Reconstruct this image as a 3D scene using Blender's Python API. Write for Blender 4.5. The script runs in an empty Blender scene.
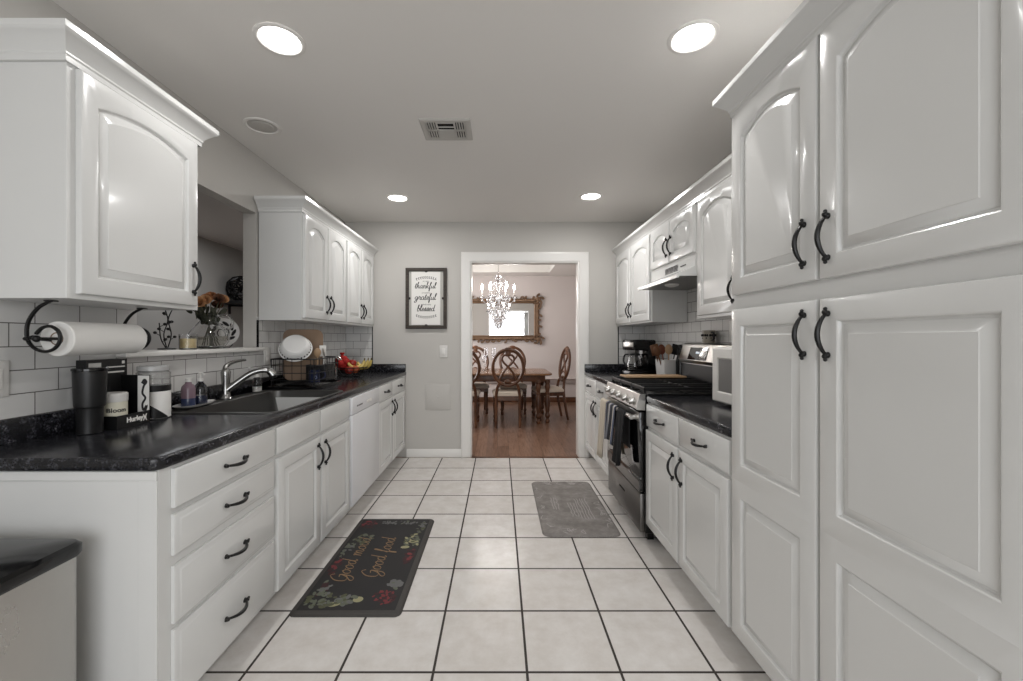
import bpy, bmesh, math, random
from mathutils import Vector, Matrix
random.seed(7)
PI = math.pi
SC = bpy.context.scene
COL = SC.collection

# ------------------------------------------------------------------ camera, world, light, exposure
cam_d = bpy.data.cameras.new('camera')
cam_d.sensor_width = 36.0
cam_d.lens = 416.0 / 1023.0 * 36.0
cam_d.shift_x = 12.0 / 1023.0
cam_d.shift_y = -1.8 / 1023.0
cam_d.clip_start = 0.02
cam = bpy.data.objects.new('camera', cam_d)
cam.location = (0, 0, 1.25)
cam.rotation_euler = (PI / 2, 0, 0)
COL.objects.link(cam)
SC.camera = cam

world = bpy.data.worlds.new('world')
SC.world = world
world.use_nodes = True
bgn = world.node_tree.nodes['Background']
bgn.inputs[0].default_value = (0.80, 0.88, 1.0, 1)
bgn.inputs[1].default_value = 1.0

SC.view_settings.view_transform = 'Standard'
SC.view_settings.look = 'None'
SC.view_settings.gamma = 1.0
SC.view_settings.use_curve_mapping = False
SC.view_settings.exposure = 0.0

POWER_CAN = 8.5
POWER_ROOM_FILL = 60.0
POWER_DINING_WINDOW = 48.0
POWER_LIVING_FILL = 13.0
POWER_BULB = 3.2


def area_light(name, loc, rot, sx, sy, power, color):
    d = bpy.data.lights.new(name, 'AREA')
    d.shape = 'RECTANGLE'
    d.size = sx
    d.size_y = sy
    d.energy = power
    d.color = color
    o = bpy.data.objects.new(name, d)
    o.location = loc
    o.rotation_euler = rot
    COL.objects.link(o)
    return o


# dining window daylight; added fill lights behind the camera and in the living room
area_light('fill_light_kitchen', (0.2, -2.15, 1.45), (PI / 2, 0, 0), 2.6, 2.0, POWER_ROOM_FILL, (0.97, 0.985, 1.0))  # soft fill added behind the camera, standing in for window light
area_light('daylight_dining', (-1.55, 6.4, 1.5), (PI / 2, 0, -PI / 2), 2.0, 1.5, POWER_DINING_WINDOW, (1.0, 0.96, 0.94))
area_light('fill_light_living', (-2.75, 4.3, 2.46), (0, 0, 0), 0.9, 0.9, POWER_LIVING_FILL, (0.95, 0.97, 1.0))  # added fill without a fixture, brightens the living room walls


# ------------------------------------------------------------------ helpers
def lin(r, g, b):
    def f(c):
        c /= 255.0
        return c / 12.92 if c <= 0.04045 else ((c + 0.055) / 1.055) ** 2.4
    return (f(r), f(g), f(b), 1.0)


class MB:
    """collects shapes into one bmesh"""
    def __init__(s):
        s.bm = bmesh.new()
        s.T = Matrix.Identity(4)
        s.mi = 0

    def _v(s, co):
        return s.bm.verts.new(s.T @ Vector(co))

    def _f(s, vs):
        try:
            f = s.bm.faces.new(vs)
            f.material_index = s.mi
            return f
        except ValueError:
            return None

    def box(s, x0, x1, y0, y1, z0, z1, bev=0.0, seg=2):
        c = [(x0, y0, z0), (x1, y0, z0), (x1, y1, z0), (x0, y1, z0), (x0, y0, z1), (x1, y0, z1), (x1, y1, z1), (x0, y1, z1)]
        v = [s._v(p) for p in c]
        fs = [s._f([v[i] for i in q]) for q in ((3, 2, 1, 0), (4, 5, 6, 7), (0, 1, 5, 4), (1, 2, 6, 5), (2, 3, 7, 6), (3, 0, 4, 7))]
        if bev > 0:
            es = list({e for f in fs for e in f.edges})
            r = bmesh.ops.bevel(s.bm, geom=es, offset=bev, segments=seg, profile=0.5, affect='EDGES', clamp_overlap=True)
            for f in r['faces']:
                f.material_index = s.mi
        return s

    def loops(s, loops, cap0=True, cap1=True, closed=True):
        rows = [[s._v(p) for p in L] for L in loops]
        n = len(rows[0])
        m = n if closed else n - 1
        for a, b in zip(rows[:-1], rows[1:]):
            for i in range(m):
                j = (i + 1) % n
                s._f([a[i], a[j], b[j], b[i]])
        if cap0 and closed:
            s._f(list(reversed(rows[0])))
        if cap1 and closed:
            s._f(rows[-1])
        return s

    def prism(s, poly, h0, h1, axis='z'):
        def m(p, h):
            a, b = p
            return {'z': (a, b, h), 'y': (a, h, b), 'x': (h, a, b)}[axis]
        return s.loops([[m(p, h0) for p in poly], [m(p, h1) for p in poly]])

    def lathe(s, prof, seg=24, c=(0, 0, 0), R=None, sx=1.0, sy=1.0, cap0=True, cap1=True):
        T0 = s.T
        M_ = Matrix.Translation(c)
        if R is not None:
            M_ = M_ @ R.to_4x4()
        s.T = T0 @ M_
        L = []
        for r, z in prof:
            r = max(r, 1e-4)
            L.append([(r * sx * math.cos(2 * PI * i / seg), r * sy * math.sin(2 * PI * i / seg), z) for i in range(seg)])
        s.loops(L, cap0, cap1)
        s.T = T0
        return s

    def tube(s, pts, rad, seg=8, closed=False, flat=None):
        P = [Vector(p) for p in pts]
        n = len(P)
        R = rad if isinstance(rad, (list, tuple)) else [rad] * n
        L = []
        prev = None
        for i in range(n):
            if closed:
                t = P[(i + 1) % n] - P[(i - 1) % n]
            else:
                t = P[min(i + 1, n - 1)] - P[max(i - 1, 0)]
            if t.length < 1e-9:
                t = Vector((0, 0, 1))
            t.normalize()
            if prev is None:
                u = Vector((0, 0, 1)) if abs(t.z) < 0.9 else Vector((1, 0, 0))
                u = (u - t * u.dot(t)).normalized()
            else:
                u = prev - t * prev.dot(t)
                u = u.normalized() if u.length > 1e-6 else prev
            prev = u
            w = t.cross(u)
            ring = []
            for k in range(seg):
                a = 2 * PI * k / seg
                d = u * math.cos(a) * R[i] + w * math.sin(a) * R[i]
                if flat is not None:
                    ax, f = flat
                    d[ax] *= f
                ring.append(P[i] + d)
            L.append(ring)
        if closed:
            L.append(L[0])
            s.loops(L, False, False)
        else:
            s.loops(L, True, True)
        return s

    def ball(s, c, r, sx=1, sy=1, sz=1, seg=16, rings=8, R=None):
        prof = [(r * math.sin(PI * i / rings), -r * math.cos(PI * i / rings) * sz) for i in range(rings + 1)]
        return s.lathe(prof, seg, c, R, sx, sy)

    def build(s, name, mat, parent=None, loc=(0, 0, 0), rot=None, ang=32, smooth=True):
        bm = s.bm
        bmesh.ops.remove_doubles(bm, verts=bm.verts, dist=1e-6)
        bmesh.ops.recalc_face_normals(bm, faces=bm.faces)
        me = bpy.data.meshes.new(name)
        bm.to_mesh(me)
        bm.free()
        for m in (mat if isinstance(mat, (list, tuple)) else [mat]):
            me.materials.append(m)
        if smooth:
            for p in me.polygons:
                p.use_smooth = True
            me.set_sharp_from_angle(angle=math.radians(ang))
        o = bpy.data.objects.new(name, me)
        COL.objects.link(o)
        o.location = loc
        if rot:
            o.rotation_euler = rot
        if parent is not None:
            o.parent = parent
        return o


def tag(o, label, cat, group=None, kind=None):
    o['label'] = label
    o['category'] = cat
    if group:
        o['group'] = group
    if kind:
        o['kind'] = kind
    return o


def struct(o):
    o['kind'] = 'structure'
    return o


def thing(name, label, cat, loc=(0, 0, 0), rz=0.0, group=None):
    o = bpy.data.objects.new(name, None)
    o.empty_display_size = 0.05
    COL.objects.link(o)
    o.location = loc
    o.rotation_euler = (0, 0, rz)
    return tag(o, label, cat, group)


def copy_tree(o, parent=None):
    c = o.copy()
    COL.objects.link(c)
    if parent is not None:
        c.parent = parent
    for ch in list(o.children):
        copy_tree(ch, c)
    return c


def cr(pts, n=6, closed=False):
    """Catmull-Rom through points"""
    P = [Vector(p) for p in pts]
    out = []
    m = len(P)
    for i in range(m if closed else m - 1):
        if closed:
            a, b, c, d = P[(i - 1) % m], P[i], P[(i + 1) % m], P[(i + 2) % m]
        else:
            a, b, c, d = P[max(i - 1, 0)], P[i], P[i + 1], P[min(i + 2, m - 1)]
        for k in range(n):
            t = k / n
            out.append(0.5 * ((2 * b) + (c - a) * t + (2 * a - 5 * b + 4 * c - d) * t * t + (3 * b - a - 3 * c + d) * t ** 3))
    if not closed:
        out.append(P[-1])
    return out


def rrect(x0, x1, y0, y1, r, n=4):
    pts = []
    for cx, cy, a0 in ((x1 - r, y1 - r, 0), (x0 + r, y1 - r, PI / 2), (x0 + r, y0 + r, PI), (x1 - r, y0 + r, 1.5 * PI)):
        for k in range(n + 1):
            a = a0 + PI / 2 * k / n
            pts.append((cx + r * math.cos(a), cy + r * math.sin(a)))
    return pts


# ------------------------------------------------------------------ materials
def mat(name, col, rough=0.5, metal=0.0, coat=0.0, spec=0.5, trans=0.0, emit=None, estr=0.0, ior=1.45, alpha=1.0):
    m = bpy.data.materials.new(name)
    m.use_nodes = True
    b = m.node_tree.nodes['Principled BSDF']
    b.inputs['Base Color'].default_value = col
    b.inputs['Roughness'].default_value = rough
    b.inputs['Metallic'].default_value = metal
    b.inputs['Coat Weight'].default_value = coat
    b.inputs['Coat Roughness'].default_value = 0.08
    b.inputs['Specular IOR Level'].default_value = spec
    b.inputs['Transmission Weight'].default_value = trans
    b.inputs['IOR'].default_value = ior
    b.inputs['Alpha'].default_value = alpha
    if emit:
        b.inputs['Emission Color'].default_value = emit
        b.inputs['Emission Strength'].default_value = estr
    return m


def N(m, t, **kw):
    n = m.node_tree.nodes.new(t)
    for k, v in kw.items():
        setattr(n, k, v)
    return n


def ramp(m, fac, stops, interp='LINEAR'):
    r = N(m, 'ShaderNodeValToRGB')
    cr_ = r.color_ramp
    cr_.interpolation = interp
    while len(cr_.elements) > 1:
        cr_.elements.remove(cr_.elements[-1])
    cr_.elements[0].position = stops[0][0]
    cr_.elements[0].color = stops[0][1]
    for p, c in stops[1:]:
        e = cr_.elements.new(p)
        e.color = c
    m.node_tree.links.new(fac, r.inputs[0])
    return r.outputs[0]


def bsdf(m):
    return m.node_tree.nodes['Principled BSDF']


def worldpos(m, scale=(1, 1, 1), loc=(0, 0, 0), rot=(0, 0, 0), obj=False):
    mp = N(m, 'ShaderNodeMapping')
    mp.inputs['Scale'].default_value = scale
    mp.inputs['Location'].default_value = loc
    mp.inputs['Rotation'].default_value = rot
    if obj:
        tc = N(m, 'ShaderNodeTexCoord')
        m.node_tree.links.new(tc.outputs['Object'], mp.inputs['Vector'])
    else:
        g = N(m, 'ShaderNodeNewGeometry')
        m.node_tree.links.new(g.outputs['Position'], mp.inputs['Vector'])
    return mp.outputs['Vector']


def noise(m, vec, scale, detail=4, rough=0.5):
    n = N(m, 'ShaderNodeTexNoise')
    n.inputs['Scale'].default_value = scale
    n.inputs['Detail'].default_value = detail
    n.inputs['Roughness'].default_value = rough
    m.node_tree.links.new(vec, n.inputs['Vector'])
    return n.outputs['Fac']


def bump(m, h, strength=0.1, dist=0.002):
    b = N(m, 'ShaderNodeBump')
    b.inputs['Strength'].default_value = strength
    b.inputs['Distance'].default_value = dist
    m.node_tree.links.new(h, b.inputs['Height'])
    m.node_tree.links.new(b.outputs['Normal'], bsdf(m).inputs['Normal'])


def brick(m, vec, w, h, mortar, c1, c2, cm, offset=0.5, smooth=0.1):
    b = N(m, 'ShaderNodeTexBrick')
    b.offset = offset
    b.inputs['Scale'].default_value = 1.0
    b.inputs['Brick Width'].default_value = w
    b.inputs['Row Height'].default_value = h
    b.inputs['Mortar Size'].default_value = mortar
    b.inputs['Mortar Smooth'].default_value = smooth
    b.inputs['Color1'].default_value = c1
    b.inputs['Color2'].default_value = c2
    b.inputs['Mortar'].default_value = cm
    m.node_tree.links.new(vec, b.inputs['Vector'])
    return b


MT = {}
MT['white'] = mat('cabinet_white_paint', lin(212, 212, 210), 0.22, coat=0.18)
v_ = noise(MT['white'], worldpos(MT['white']), 26, 2)
bump(MT['white'], v_, 0.02, 0.002)
MT['trimwhite'] = mat('trim_white_paint', lin(224, 222, 218), 0.3)
MT['wall'] = mat('greige_wall_paint', lin(190, 187, 182), 0.75)
v_ = noise(MT['wall'], worldpos(MT['wall']), 180, 3)
bump(MT['wall'], v_, 0.15, 0.001)
MT['living_wall'] = mat('living_wall_paint', lin(168, 166, 162), 0.8)
MT['dining_wall'] = mat('dining_wall_paint', lin(208, 200, 197), 0.8)
MT['ceiling'] = mat('ceiling_paint', lin(228, 225, 221), 0.85)
v_ = noise(MT['ceiling'], worldpos(MT['ceiling']), 120, 3)
bump(MT['ceiling'], v_, 0.15, 0.001)
MT['iron'] = mat('black_iron', lin(22, 21, 21), 0.38, metal=0.3)
MT['black'] = mat('black_plastic', lin(17, 17, 18), 0.4)
MT['blackgloss'] = mat('black_gloss', lin(12, 12, 13), 0.12)
MT['blackglass'] = mat('oven_glass', lin(10, 10, 11), 0.04, coat=0.6)
MT['steel'] = mat('brushed_steel', lin(190, 188, 184), 0.3, metal=1.0)
MT['steel_dark'] = mat('dark_steel', lin(120, 118, 116), 0.33, metal=1.0)
MT['chrome'] = mat('faucet_nickel', lin(150, 149, 147), 0.25, metal=1.0)
MT['sinksteel'] = mat('sink_steel', lin(98, 97, 95), 0.42, metal=1.0)
MT['glass'] = mat('clear_glass', (1, 1, 1, 1), 0.01, trans=1.0, ior=1.45)
MT['paper'] = mat('white_paper', lin(228, 226, 222), 0.9)
MT['offwhite'] = mat('off_white_plastic', lin(214, 212, 208), 0.35)
MT['dw'] = mat('dishwasher_enamel', lin(224, 224, 226), 0.25)
MT['ceramic'] = mat('white_ceramic', lin(225, 224, 222), 0.15, coat=0.4)
MT['dark'] = mat('dark_recess', lin(24, 22, 20), 0.7)
MT['brown'] = mat('brown_wood_tool', lin(96, 62, 38), 0.5)
MT['board'] = mat('board_wood', lin(170, 140, 108), 0.5)
MT['tanboard'] = mat('tan_board', lin(128, 104, 82), 0.55)

# speckled black laminate
m = MT['granite'] = mat('black_speckled_stone', lin(20, 20, 22), 0.19)
p_ = worldpos(m)
n1 = noise(m, p_, 170, 4, 0.6)
n2 = noise(m, p_, 40, 3, 0.6)
mx = N(m, 'ShaderNodeMath', operation='MULTIPLY')
m.node_tree.links.new(n1, mx.inputs[0])
m.node_tree.links.new(n2, mx.inputs[1])
c_ = ramp(m, mx.outputs[0], [(0.0, lin(15, 15, 17)), (0.25, lin(26, 26, 29)), (0.31, lin(44, 44, 49)), (0.38, lin(78, 78, 83)), (0.46, lin(130, 129, 130))])
m.node_tree.links.new(c_, bsdf(m).inputs['Base Color'])

# floor tile
m = MT['tile'] = mat('ceramic_floor_tile', lin(212, 204, 197), 0.22)
P_ = 0.3515
p_ = worldpos(m, loc=(-0.1034 + 4 * P_, -1.5588 + 12 * P_, 0))
bk = brick(m, p_, P_, P_, 0.0052, lin(224, 221, 218), lin(218, 214, 210), lin(58, 52, 48), 0.0, 0.05)
n_ = noise(m, worldpos(m), 9, 6, 0.7)
cc = ramp(m, n_, [(0.3, lin(232, 228, 224)), (0.7, lin(255, 255, 255))])
mm = N(m, 'ShaderNodeMixRGB', blend_type='MULTIPLY')
mm.inputs[0].default_value = 0.8
m.node_tree.links.new(bk.outputs['Color'], mm.inputs[1])
m.node_tree.links.new(cc, mm.inputs[2])
m.node_tree.links.new(mm.outputs[0], bsdf(m).inputs['Base Color'])
rr = ramp(m, bk.outputs['Fac'], [(0, (0.2, 0.2, 0.2, 1)), (1, (0.8, 0.8, 0.8, 1))])
m.node_tree.links.new(rr, bsdf(m).inputs['Roughness'])
inv = N(m, 'ShaderNodeMath', operation='SUBTRACT')
inv.inputs[0].default_value = 1.0
m.node_tree.links.new(bk.outputs['Fac'], inv.inputs[1])
bump(m, inv.outputs[0], 0.35, 0.003)


def subway(name, rot, loc=(0, 0, 0)):
    m = mat(name, lin(205, 204, 201), 0.1)
    g = N(m, 'ShaderNodeNewGeometry')
    sp = N(m, 'ShaderNodeSeparateXYZ')
    m.node_tree.links.new(g.outputs['Position'], sp.inputs[0])
    cb = N(m, 'ShaderNodeCombineXYZ')
    m.node_tree.links.new(sp.outputs[rot], cb.inputs[0])
    m.node_tree.links.new(sp.outputs[2], cb.inputs[1])
    mp = N(m, 'ShaderNodeMapping')
    mp.inputs['Location'].default_value = loc
    m.node_tree.links.new(cb.outputs[0], mp.inputs['Vector'])
    bk = brick(m, mp.outputs['Vector'], 0.155, 0.0795, 0.0017, lin(208, 207, 205), lin(202, 201, 199), lin(98, 95, 92), 0.5, 0.05)
    m.node_tree.links.new(bk.outputs['Color'], bsdf(m).inputs['Base Color'])
    iv = N(m, 'ShaderNodeMath', operation='SUBTRACT')
    iv.inputs[0].default_value = 1.0
    m.node_tree.links.new(bk.outputs['Fac'], iv.inputs[1])
    nz = noise(m, g.outputs['Position'], 14, 2)
    ad = N(m, 'ShaderNodeMath', operation='MULTIPLY_ADD')
    ad.inputs[1].default_value = 0.35
    m.node_tree.links.new(nz, ad.inputs[0])
    m.node_tree.links.new(iv.outputs[0], ad.inputs[2])
    bump(m, ad.outputs[0], 0.4, 0.003)
    return m


MT['subway_y'] = subway('subway_tile_side', 1, (0.02 + 1.55, 0.0005 - 0.985 + 0.795, 0))
MT['subway_x'] = subway('subway_tile_end', 0, (0.07 + 3.1, 0.0005 - 0.985 + 0.795, 0))


def wood(name, dark, light, scale=(30, 3, 3), rough=0.35):
    m = mat(name, light, rough)
    n = noise(m, worldpos(m, scale=scale, obj=True), 2.2, 6, 0.65)
    c = ramp(m, n, [(0.3, dark), (0.7, light)])
    m.node_tree.links.new(c, bsdf(m).inputs['Base Color'])
    return m


MT['walnut'] = wood('walnut_furniture', lin(58, 36, 25), lin(112, 74, 50), (4, 4, 2))
MT['tabletop'] = wood('table_wood', lin(92, 62, 42), lin(150, 112, 82), (2, 14, 4), 0.22)
m = MT['plank'] = mat('wood_plank_floor', lin(120, 80, 60), 0.28)
p_ = worldpos(m, rot=(0, 0, PI / 2), loc=(0.03, 0.02, 0))
bk = brick(m, p_, 1.1, 0.125, 0.0012, lin(158, 128, 110), lin(128, 100, 84), lin(70, 52, 42), 0.37)
n_ = noise(m, worldpos(m, scale=(26, 2.2, 1)), 2.0, 6, 0.7)
cc = ramp(m, n_, [(0.28, lin(150, 132, 122)), (0.5, lin(225, 218, 212)), (0.75, lin(255, 255, 255))])
mm = N(m, 'ShaderNodeMixRGB', blend_type='MULTIPLY')
mm.inputs[0].default_value = 1.0
m.node_tree.links.new(bk.outputs['Color'], mm.inputs[1])
m.node_tree.links.new(cc, mm.inputs[2])
m.node_tree.links.new(mm.outputs[0], bsdf(m).inputs['Base Color'])

MT['gold'] = mat('antique_gold', lin(118, 94, 74), 0.38, metal=0.55)
MT['mirror'] = mat('mirror_glass', lin(235, 235, 235), 0.01, metal=1.0)
MT['cream'] = mat('cream_fabric', lin(206, 194, 180), 0.9)
MT['towel_beige'] = mat('beige_towel', lin(196, 186, 170), 0.95)
MT['lamp'] = mat('lamp_lens', (1, 1, 1, 1), 0.4, emit=(1.0, 0.98, 0.95, 1), estr=9.0)
MT['bulb'] = mat('candle_bulb', (1, 1, 1, 1), 0.4, emit=(1.0, 0.95, 0.88, 1), estr=30.0)
MT['crystal'] = mat('crystal', (0.97, 0.98, 1, 1), 0.02, trans=1.0, ior=1.5)
MT['greymat'] = mat('grey_foam_mat', lin(126, 121, 117), 0.7)
m = MT['greymat']
n_ = noise(m, worldpos(m), 11, 6, 0.7)
c_ = ramp(m, n_, [(0.3, lin(108, 103, 100)), (0.55, lin(132, 127, 123)), (0.75, lin(154, 149, 146))])
m.node_tree.links.new(c_, bsdf(m).inputs['Base Color'])
bump(m, noise(m, worldpos(m), 60, 3), 0.4, 0.004)
MT['greymat_mark'] = mat('grey_mat_mark', lin(158, 153, 150), 0.75)
MT['blackmat'] = mat('black_foam_mat', lin(30, 28, 29), 0.6)
MT['mat_edge'] = mat('black_mat_border', lin(60, 57, 54), 0.6)
MT['mat_text'] = mat('mat_tan_lettering', lin(140, 112, 80), 0.7)
LEAF = [mat('leaf_sage', lin(94, 98, 84), 0.7), mat('leaf_olive', lin(78, 80, 58), 0.7), mat('leaf_grey', lin(100, 100, 99), 0.7),
        mat('petal_red', lin(112, 44, 48), 0.7), mat('petal_pale', lin(150, 146, 112), 0.7), mat('petal_maroon', lin(60, 34, 36), 0.7)]
MT['ink'] = mat('dark_ink', lin(40, 39, 40), 0.8)
MT['inksoft'] = mat('soft_ink', lin(98, 96, 96), 0.8)
MT['signframe'] = wood('dark_weathered_wood', lin(36, 31, 27), lin(70, 62, 54), (3, 3, 30), 0.6)
MT['glasspane'] = mat('sign_glass', lin(182, 180, 174), 0.08)


# ------------------------------------------------------------------ room constants
XL, XR = -1.63, 1.535
YB = 4.396
ZC = 2.4825
XLF = -1.0     # left base cabinet face
XRF = 0.905    # right base cabinet face
XLU = -1.334   # left wall cabinet face
XRU = 1.240    # right wall cabinet face
TOE = 0.117

# ------------------------------------------------------------------ room shell
b = MB(); b.box(XL - 0.09, XR + 0.12, -2.3, 4.37, -0.1, 0.0)
struct(b.build('floor', MT['tile'], smooth=False))
b = MB(); b.box(-1.9, 2.3, 4.37, 8.4, -0.1, 0.0)
struct(b.build('floor_dining', MT['plank'], smooth=False))
b = MB(); b.box(-3.8, XL - 0.09, 0.1, 6.2, -0.1, 0.0)
struct(b.build('floor_living', MT['plank'], smooth=False))
b = MB(); b.box(XL - 0.09, XR + 0.12, -2.3, YB + 0.06, ZC, ZC + 0.1)
struct(b.build('ceiling', MT['ceiling'], smooth=False))
b = MB(); b.box(-3.8, XL - 0.09, 0.1, 6.2, ZC, ZC + 0.1)
struct(b.build('ceiling_living', MT['ceiling'], smooth=False))
# dining tray ceiling: low border + raised field
b = MB()
TX0, TX1, TY0, TY1, TH = -1.2, 0.93, 4.95, 7.72, 0.17
b.box(-1.9, TX0, YB + 0.06, 8.4, ZC, ZC + 0.1)
b.box(TX1, 2.3, YB + 0.06, 8.4, ZC, ZC + 0.1)
b.box(TX0, TX1, YB + 0.06, TY0, ZC, ZC + 0.1)
b.box(TX0, TX1, TY1, 8.4, ZC, ZC + 0.1)
b.box(TX0 - 0.1, TX1 + 0.1, TY0 - 0.1, TY1 + 0.1, ZC + TH, ZC + TH + 0.08)
b.box(TX0 - 0.06, TX0, TY0, TY1, ZC + 0.1, ZC + TH)
b.box(TX1, TX1 + 0.06, TY0, TY1, ZC + 0.1, ZC + TH)
b.box(TX0, TX1, TY0 - 0.06, TY0, ZC + 0.1, ZC + TH)
b.box(TX0, TX1, TY1, TY1 + 0.06, ZC + 0.1, ZC + TH)
struct(b.build('ceiling_dining', MT['trimwhite'], smooth=False))

OY0, OY1, OZ0, OZ1 = 1.86, 2.79, 1.17, 2.09      # pass-through opening
b = MB()
b.box(XL - 0.09, XL, -2.3, OY0, 0, ZC)
b.box(XL - 0.09, XL, OY1, YB, 0, ZC)
b.box(XL - 0.09, XL, OY0, OY1, 0, OZ0)
b.box(XL - 0.09, XL, OY0, OY1, OZ1, ZC)
struct(b.build('wall_left', MT['wall'], smooth=False))
b = MB(); b.box(XR, XR + 0.12, -2.3, YB, 0, ZC)
struct(b.build('wall_right', MT['wall'], smooth=False))
DX0, DX1, DZ = -0.306, 0.842, 2.064
b = MB()
b.box(XL - 0.09, DX0, YB, YB + 0.12, 0, ZC)
b.box(DX1, 2.3, YB, YB + 0.12, 0, ZC)
b.box(DX0, DX1, YB, YB + 0.12, DZ, ZC)
struct(b.build('wall_back', MT['wall'], smooth=False))
b = MB()
b.box(XL - 0.09, -0.95, -2.35, -2.2, 0, ZC); b.box(1.35, XR + 0.12, -2.35, -2.2, 0, ZC)
b.box(-0.95, 1.35, -2.35, -2.2, 0, 0.65); b.box(-0.95, 1.35, -2.35, -2.2, 2.25, ZC)
struct(b.build('wall_front', MT['wall'], smooth=False))
b = MB()
for x0, x1, z0, z1 in ((-0.95, -0.89, 0.65, 2.25), (1.29, 1.35, 0.65, 2.25), (-0.89, 1.29, 0.65, 0.71), (-0.89, 1.29, 2.19, 2.25), (0.18, 0.22, 0.71, 2.19)):
    b.box(x0, x1, -2.33, -2.22, z0, z1, 0.004)
struct(b.build('added_window_1', MT['trimwhite']))  # unseen window frame, added to go with the rear fill light
# dining room walls
b = MB(); b.box(-1.9, 2.3, 8.21, 8.36, 0, ZC)
struct(b.build('wall_dining_far', MT['dining_wall'], smooth=False))
b = MB(); b.box(2.15, 2.3, YB + 0.12, 8.21, 0, ZC)
struct(b.build('wall_dining_right', MT['dining_wall'], smooth=False))
b = MB()
b.box(-1.72, -1.6, YB + 0.12, 5.35, 0, ZC); b.box(-1.72, -1.6, 7.45, 8.21, 0, ZC)
b.box(-1.72, -1.6, 5.35, 7.45, 0, 0.72); b.box(-1.72, -1.6, 5.35, 7.45, 2.28, ZC)
struct(b.build('wall_dining_left', MT['dining_wall'], smooth=False))
b = MB()
for y0, y1, z0, z1 in ((5.35, 5.41, 0.72, 2.28), (7.39, 7.45, 0.72, 2.28), (5.41, 7.39, 0.72, 0.78), (5.41, 7.39, 2.22, 2.28), (6.38, 6.42, 0.78, 2.22)):
    b.box(-1.70, -1.62, y0, y1, z0, z1, 0.004)
struct(b.build('window_2', MT['trimwhite']))
# living room walls
b = MB(); b.box(-3.8, -3.62, 0.1, 6.2, 0, ZC)
struct(b.build('wall_living_left', MT['living_wall'], smooth=False))
b = MB(); b.box(-3.62, -1.72, 6.08, 6.2, 0, ZC)
struct(b.build('wall_living_far', MT['living_wall'], smooth=False))
b = MB(); b.box(-3.62, -1.72, 0.1, 0.25, 0, ZC)
struct(b.build('wall_living_near', MT['living_wall'], smooth=False))


# door casing (profiled) around the doorway, kitchen side, plus jamb lining
def casing_loop(x0, x1, zt, prof, y):
    """prof: list of (offset outwards, projection)"""
    L = []
    for o_, pr in prof:
        L.append([(x0 - o_, y - pr, 0), (x0 - o_, y - pr, zt + o_), (x1 + o_, y - pr, zt + o_), (x1 + o_, y - pr, 0)])
    return L


b = MB()
prof = [(0, 0), (0.0, 0.010), (0.006, 0.014), (0.016, 0.012), (0.03, 0.014), (0.075, 0.019), (0.09, 0.021), (0.097, 0.019), (0.1, 0.012), (0.1, 0)]
b.loops(casing_loop(DX0, DX1, DZ, prof, YB), False, False, closed=False)
struct(b.build('trim_1', MT['trimwhite']))
b = MB()
b.box(DX0 - 0.002, DX0 + 0.012, YB - 0.004, YB + 0.124, 0, DZ, 0.002)
b.box(DX1 - 0.012, DX1 + 0.002, YB - 0.004, YB + 0.124, 0, DZ, 0.002)
b.box(DX0 + 0.012, DX1 - 0.012, YB - 0.004, YB + 0.124, DZ - 0.012, DZ + 0.002, 0.002)
struct(b.build('door_1', MT['trimwhite']))
b = MB(); b.prism([(YB, 0), (YB, 0.085), (YB - 0.006, 0.085), (YB - 0.012, 0.07), (YB - 0.014, 0)], -0.98, DX0 - 0.1, 'x')
struct(b.build('baseboard_back', MT['trimwhite']))
# threshold
b = MB(); b.box(DX0 + 0.012, DX1 - 0.012, 4.355, 4.40, 0, 0.006, 0.002)
struct(b.build('trim_2', MT['walnut']))
# dining: baseboards + low wall ledge
b = MB(); b.box(-1.6, 2.15, 8.19, 8.21, 0, 0.10, 0.003)
struct(b.build('baseboard_dining', MT['walnut']))
b = MB(); b.prism([(8.21, 0.35), (8.21, 0.48), (8.12, 0.48), (8.115, 0.465), (8.15, 0.45), (8.165, 0.40), (8.19, 0.36)], -1.6, 2.15, 'x')
struct(b.build('trim_3', MT['dining_wall']))
# opening ledge and jamb lining
b = MB()
b.box(XL - 0.20, XL + 0.05, OY0 - 0.10, OY1 + 0.02, OZ0, OZ0 + 0.022, 0.004)
struct(b.build('trim_4', MT['trimwhite']))
# subway tile fields with their black edge strips
b = MB()
b.box(XL, XL + 0.008, -0.4, OY0, 0.985, 1.395)
b.box(XL, XL + 0.008, OY0, OY1, 0.985, OZ0)
b.box(XL, XL + 0.008, OY1, YB, 0.985, 1.395)
struct(b.build('trim_5', MT['subway_y'], smooth=False))
b = MB(); b.box(XL + 0.008, -1.345, YB - 0.008, YB, 0.985, 1.395)
struct(b.build('trim_6', MT['subway_x'], smooth=False))
b = MB(); b.box(XR - 0.008, XR, 1.6, YB, 0.90, 1.80)
struct(b.build('trim_7', MT['subway_y'], smooth=False))
b = MB(); b.box(1.258, XR - 0.008, YB - 0.008, YB, 0.985, 1.395)
struct(b.build('trim_8', MT['subway_x'], smooth=False))
b = MB()
b.box(XL, XL + 0.011, OY1, OY1 + 0.010, OZ0 + 0.022, 1.375)
b.box(-1.345, -1.337, YB - 0.011, YB, 0.985, 1.375)
b.box(1.250, 1.258, YB - 0.011, YB, 0.985, 1.375)
struct(b.build('trim_9', MT['black']))


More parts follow.
